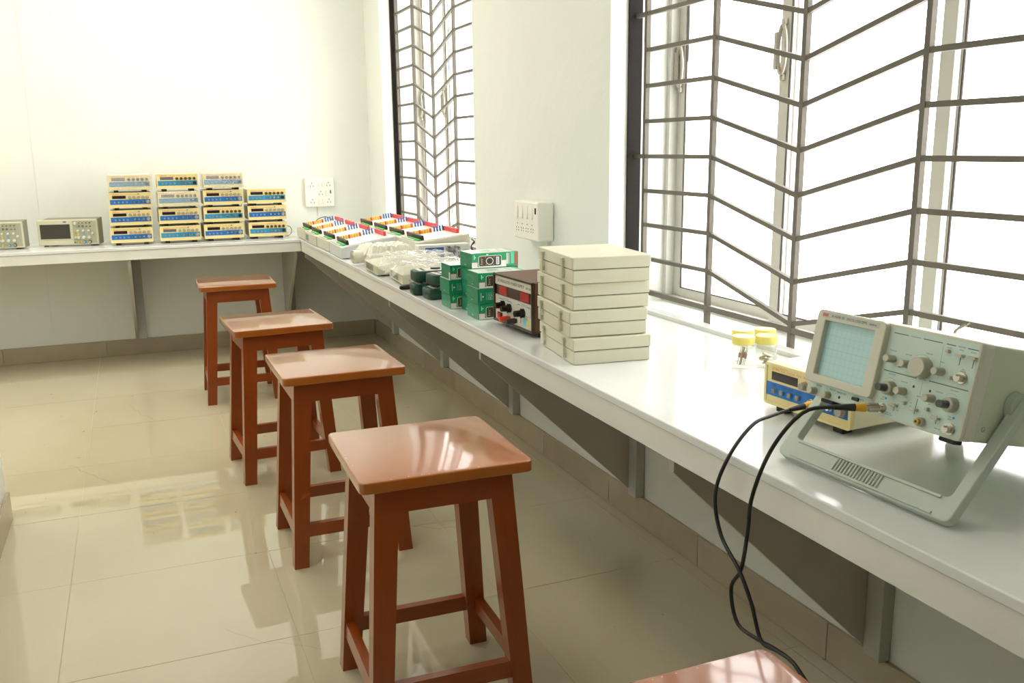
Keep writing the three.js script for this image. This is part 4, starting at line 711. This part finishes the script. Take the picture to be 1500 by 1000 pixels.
  const hn = part('handle', [ug, bx(-hw + 0.03, hw - 0.03, tk / 2 - 0.0005, tk / 2 + 0.003, L - bwid, L - bwid + 0.004), bx(-hw + 0.03, hw - 0.03, tk / 2 - 0.0005, tk / 2 + 0.003, L - 0.006, L - 0.002)], M.scHandle, o, 'grey plastic carrying handle folded under as a stand');
  hn.position.set(0, 0.062, -0.098); hn.rotation.x = 0.828 + SC.tilt;
  for (let k = 0; k < 15; k++) part('grip_rib', new THREE.CapsuleGeometry(0.0021, bwid - 0.014, 3, 8).rotateX(Math.PI / 2).translate(-0.052 + k * 0.0066, tk / 2 + 0.0008, L - bwid / 2 - 0.001), M.scHandle, hn);
  for (const k of [-1, 1]) part('pivot_hub', cylZ(0.021, 0.021, 0.012, 0, 0, 0, 24).rotateY(k * Math.PI / 2).translate(k * (a - 0.0005), 0, 0), M.scHandle, hn);
}

// ---------------------------------------------------------------- coaxial leads
scene.updateMatrixWorld(true);
{
  const boot = std('#e0a81c', 0.45), rub = std('#1b1a17', 0.5);
  const lead = (start, dir, px, label) => {
    const o = thing('test_lead', label, 'cable'), d = new THREE.Vector3(...dir).normalize(), s = start.clone();
    const along = (t) => s.clone().addScaledVector(d, t);
    const pc = (r0, r1, t0, t1) => { const A = along(t0), B = along(t1), g = new THREE.CylinderGeometry(r1, r0, t1 - t0, 18); g.applyQuaternion(new THREE.Quaternion().setFromUnitVectors(new THREE.Vector3(0, 1, 0), d)); return g.translate((A.x + B.x) / 2, (A.y + B.y) / 2, (A.z + B.z) / 2); };
    part('plug', [pc(0.0075, 0.0075, 0, 0.016), pc(0.0065, 0.0065, 0.016, 0.02)], M.chrome, o, 'metal coaxial plug'); part('yellow_boot', pc(0.0072, 0.006, 0.02, 0.036), boot, o, 'yellow strain boot'); part('black_boot', pc(0.0062, 0.004, 0.036, 0.07), rub, o);
    const pts = [along(0.06), along(0.08), ...px];
    part('cord', new THREE.TubeGeometry(new THREE.CatmullRomCurve3(pts, false, 'centripetal'), 160, 0.0034, 8), rub, o);
  };
  const toW = (x, y, z) => scope.localToWorld(new THREE.Vector3(x, y, z));
  const b1 = toW(0.010, 0.014, 0.010);
  lead(b1, [-1, 0.02, -0.42], [at(1180, 602, 'x', -0.602), at(1135, 650, 'x', -0.628), at(1101, 730, 'x', -0.638), at(1095, 780, 'x', -0.64), at(1085, 835, 'x', -0.643), at(1071, 860, 'x', -0.64), at(1080, 912, 'x', -0.64), at(1108, 935, 'x', -0.64), at(1135, 950, 'x', -0.64), at(1166, 976, 'x', -0.645), new THREE.Vector3(-0.66, 0.40, 5.45), new THREE.Vector3(-0.68, 0.2, 5.6), new THREE.Vector3(-0.7, 0.03, 5.72), new THREE.Vector3(-0.75, 0.006, 5.8), new THREE.Vector3(-0.9, 0.006, 5.95)],
    'black coaxial lead plugged into the analogue oscilloscope with a yellow boot');
  const b2 = at(1200, 589, 'x', -0.372);
  lead(b2, at(1150, 602, 'x', -0.452).sub(b2).toArray(), [at(1130, 609, 'x', -0.49), at(1105, 620, 'x', -0.54), at(1068, 668, 'x', -0.613), at(1048, 722, 'x', -0.634), at(1055, 780, 'x', -0.638), at(1084, 838, 'x', -0.649), at(1101, 885, 'x', -0.648), at(1116, 940, 'x', -0.648), at(1140, 954, 'x', -0.65), at(1167, 977, 'x', -0.653), new THREE.Vector3(-0.665, 0.38, 5.46), new THREE.Vector3(-0.69, 0.2, 5.62), new THREE.Vector3(-0.72, 0.03, 5.75), new THREE.Vector3(-0.77, 0.006, 5.84), new THREE.Vector3(-0.93, 0.006, 5.98)],
    'black coaxial lead plugged into the yellow and blue generator beside the oscilloscope');
}
// loose thin wires behind the stacks
{
  const o = thing('loose_wire', 'thin grey wire looped beside the three-high stack', 'wire');
  part('strand', tube([[-0.655, 0.82, 0.34], [-0.625, 0.815, 0.35], [-0.615, 0.785, 0.35], [-0.63, 0.76, 0.34], [-0.655, 0.755, 0.32]], 0.0022, 30, 6), std('#6a665c', 0.5), o);
  const q = thing('loose_wire', 'thin pale wire arched over the gap between the two stacks nearest the socket plate', 'wire');
  part('strand', tube([[-0.92, 0.945, 0.3], [-0.9, 0.975, 0.32], [-0.875, 0.975, 0.32], [-0.87, 0.95, 0.3]], 0.0022, 24, 6), std('#b3ac98', 0.5), q);
  const r = thing('loose_wire', 'thin grey wire looped behind the first trainer kit below the socket plate', 'wire');
  part('strand', tube([[-0.43, 0.76, 0.18], [-0.42, 0.83, 0.16], [-0.36, 0.855, 0.16], [-0.31, 0.83, 0.16], [-0.29, 0.77, 0.18]], 0.003, 30, 6), std('#5d5a52', 0.5), r);
}

{
  const o = thing('loose_wire', 'pale twisted wire sticking up on the window sill behind the oscilloscope', 'wire');
  part('strand', tube([[0.02, 0.7655, 5.0], at(1397, 489, 'x', 0.02), at(1405, 479, 'x', 0.02), at(1416, 474, 'x', 0.02)], 0.002, 24, 6), std('#8d8779', 0.5), o);
  part('strand', tube([[0.03, 0.7655, 5.01], at(1400, 487, 'x', 0.025), at(1412, 478, 'x', 0.025), at(1421, 473, 'x', 0.03)], 0.0018, 24, 6), std('#c9c4b4', 0.5), o);
  const q = thing('loose_wire', 'tangled black wire on the sill beside the picture carton', 'wire');
  part('strand', tube([[0.02, 0.7655, 1.98], [0.025, 0.785, 2.0], [0.02, 0.81, 1.985], [0.03, 0.83, 2.005], [0.02, 0.845, 1.99]], 0.003, 30, 6), M.black, q);
  part('strand', tube([[0.01, 0.7655, 2.02], [0.02, 0.8, 1.99], [0.01, 0.815, 2.015], [0.025, 0.838, 2.02]], 0.003, 30, 6), M.black, q);
}

// ---------------------------------------------------------------- unseen ceiling panels, added as fill light
[[-1.35, 1.25, 'over the stools near the back wall', 1], [-1.55, 4.3, 'over the aisle beside the windows', 0.28], [-3.2, 1.4, 'in the side bay', 1]].forEach(([x, z, where, dim]) => {
  const o = thing('added_fill_panel', `added unseen ceiling panel giving fill light ${where}`, 'fill light', [x, ROOM.top - 0.0005, z]);
  const a = 0.3, b = 0.6;
  part('housing', [bx(-a - 0.02, a + 0.02, -0.045, 0, -b - 0.02, -b), bx(-a - 0.02, a + 0.02, -0.045, 0, b, b + 0.02), bx(-a - 0.02, -a, -0.045, 0, -b, b), bx(a, a + 0.02, -0.045, 0, -b, b), bx(-a, a, -0.012, 0, -b, b)], M.frame, o);
  part('diffuser', bx(-a, a, -0.04, -0.034, -b, b), std('#f4f0e4', 0.6, { emissive: FILL_LAMP.color, emissiveIntensity: 1.5 * dim }), o);
  const l = new THREE.RectAreaLight(FILL_LAMP.color, FILL_LAMP.nits * dim, a * 2, b * 2); l.name = 'panel_glow'; l.position.set(0, -0.05, 0); l.rotation.x = -Math.PI / 2; o.add(l);
});

renderer.render(scene, camera);
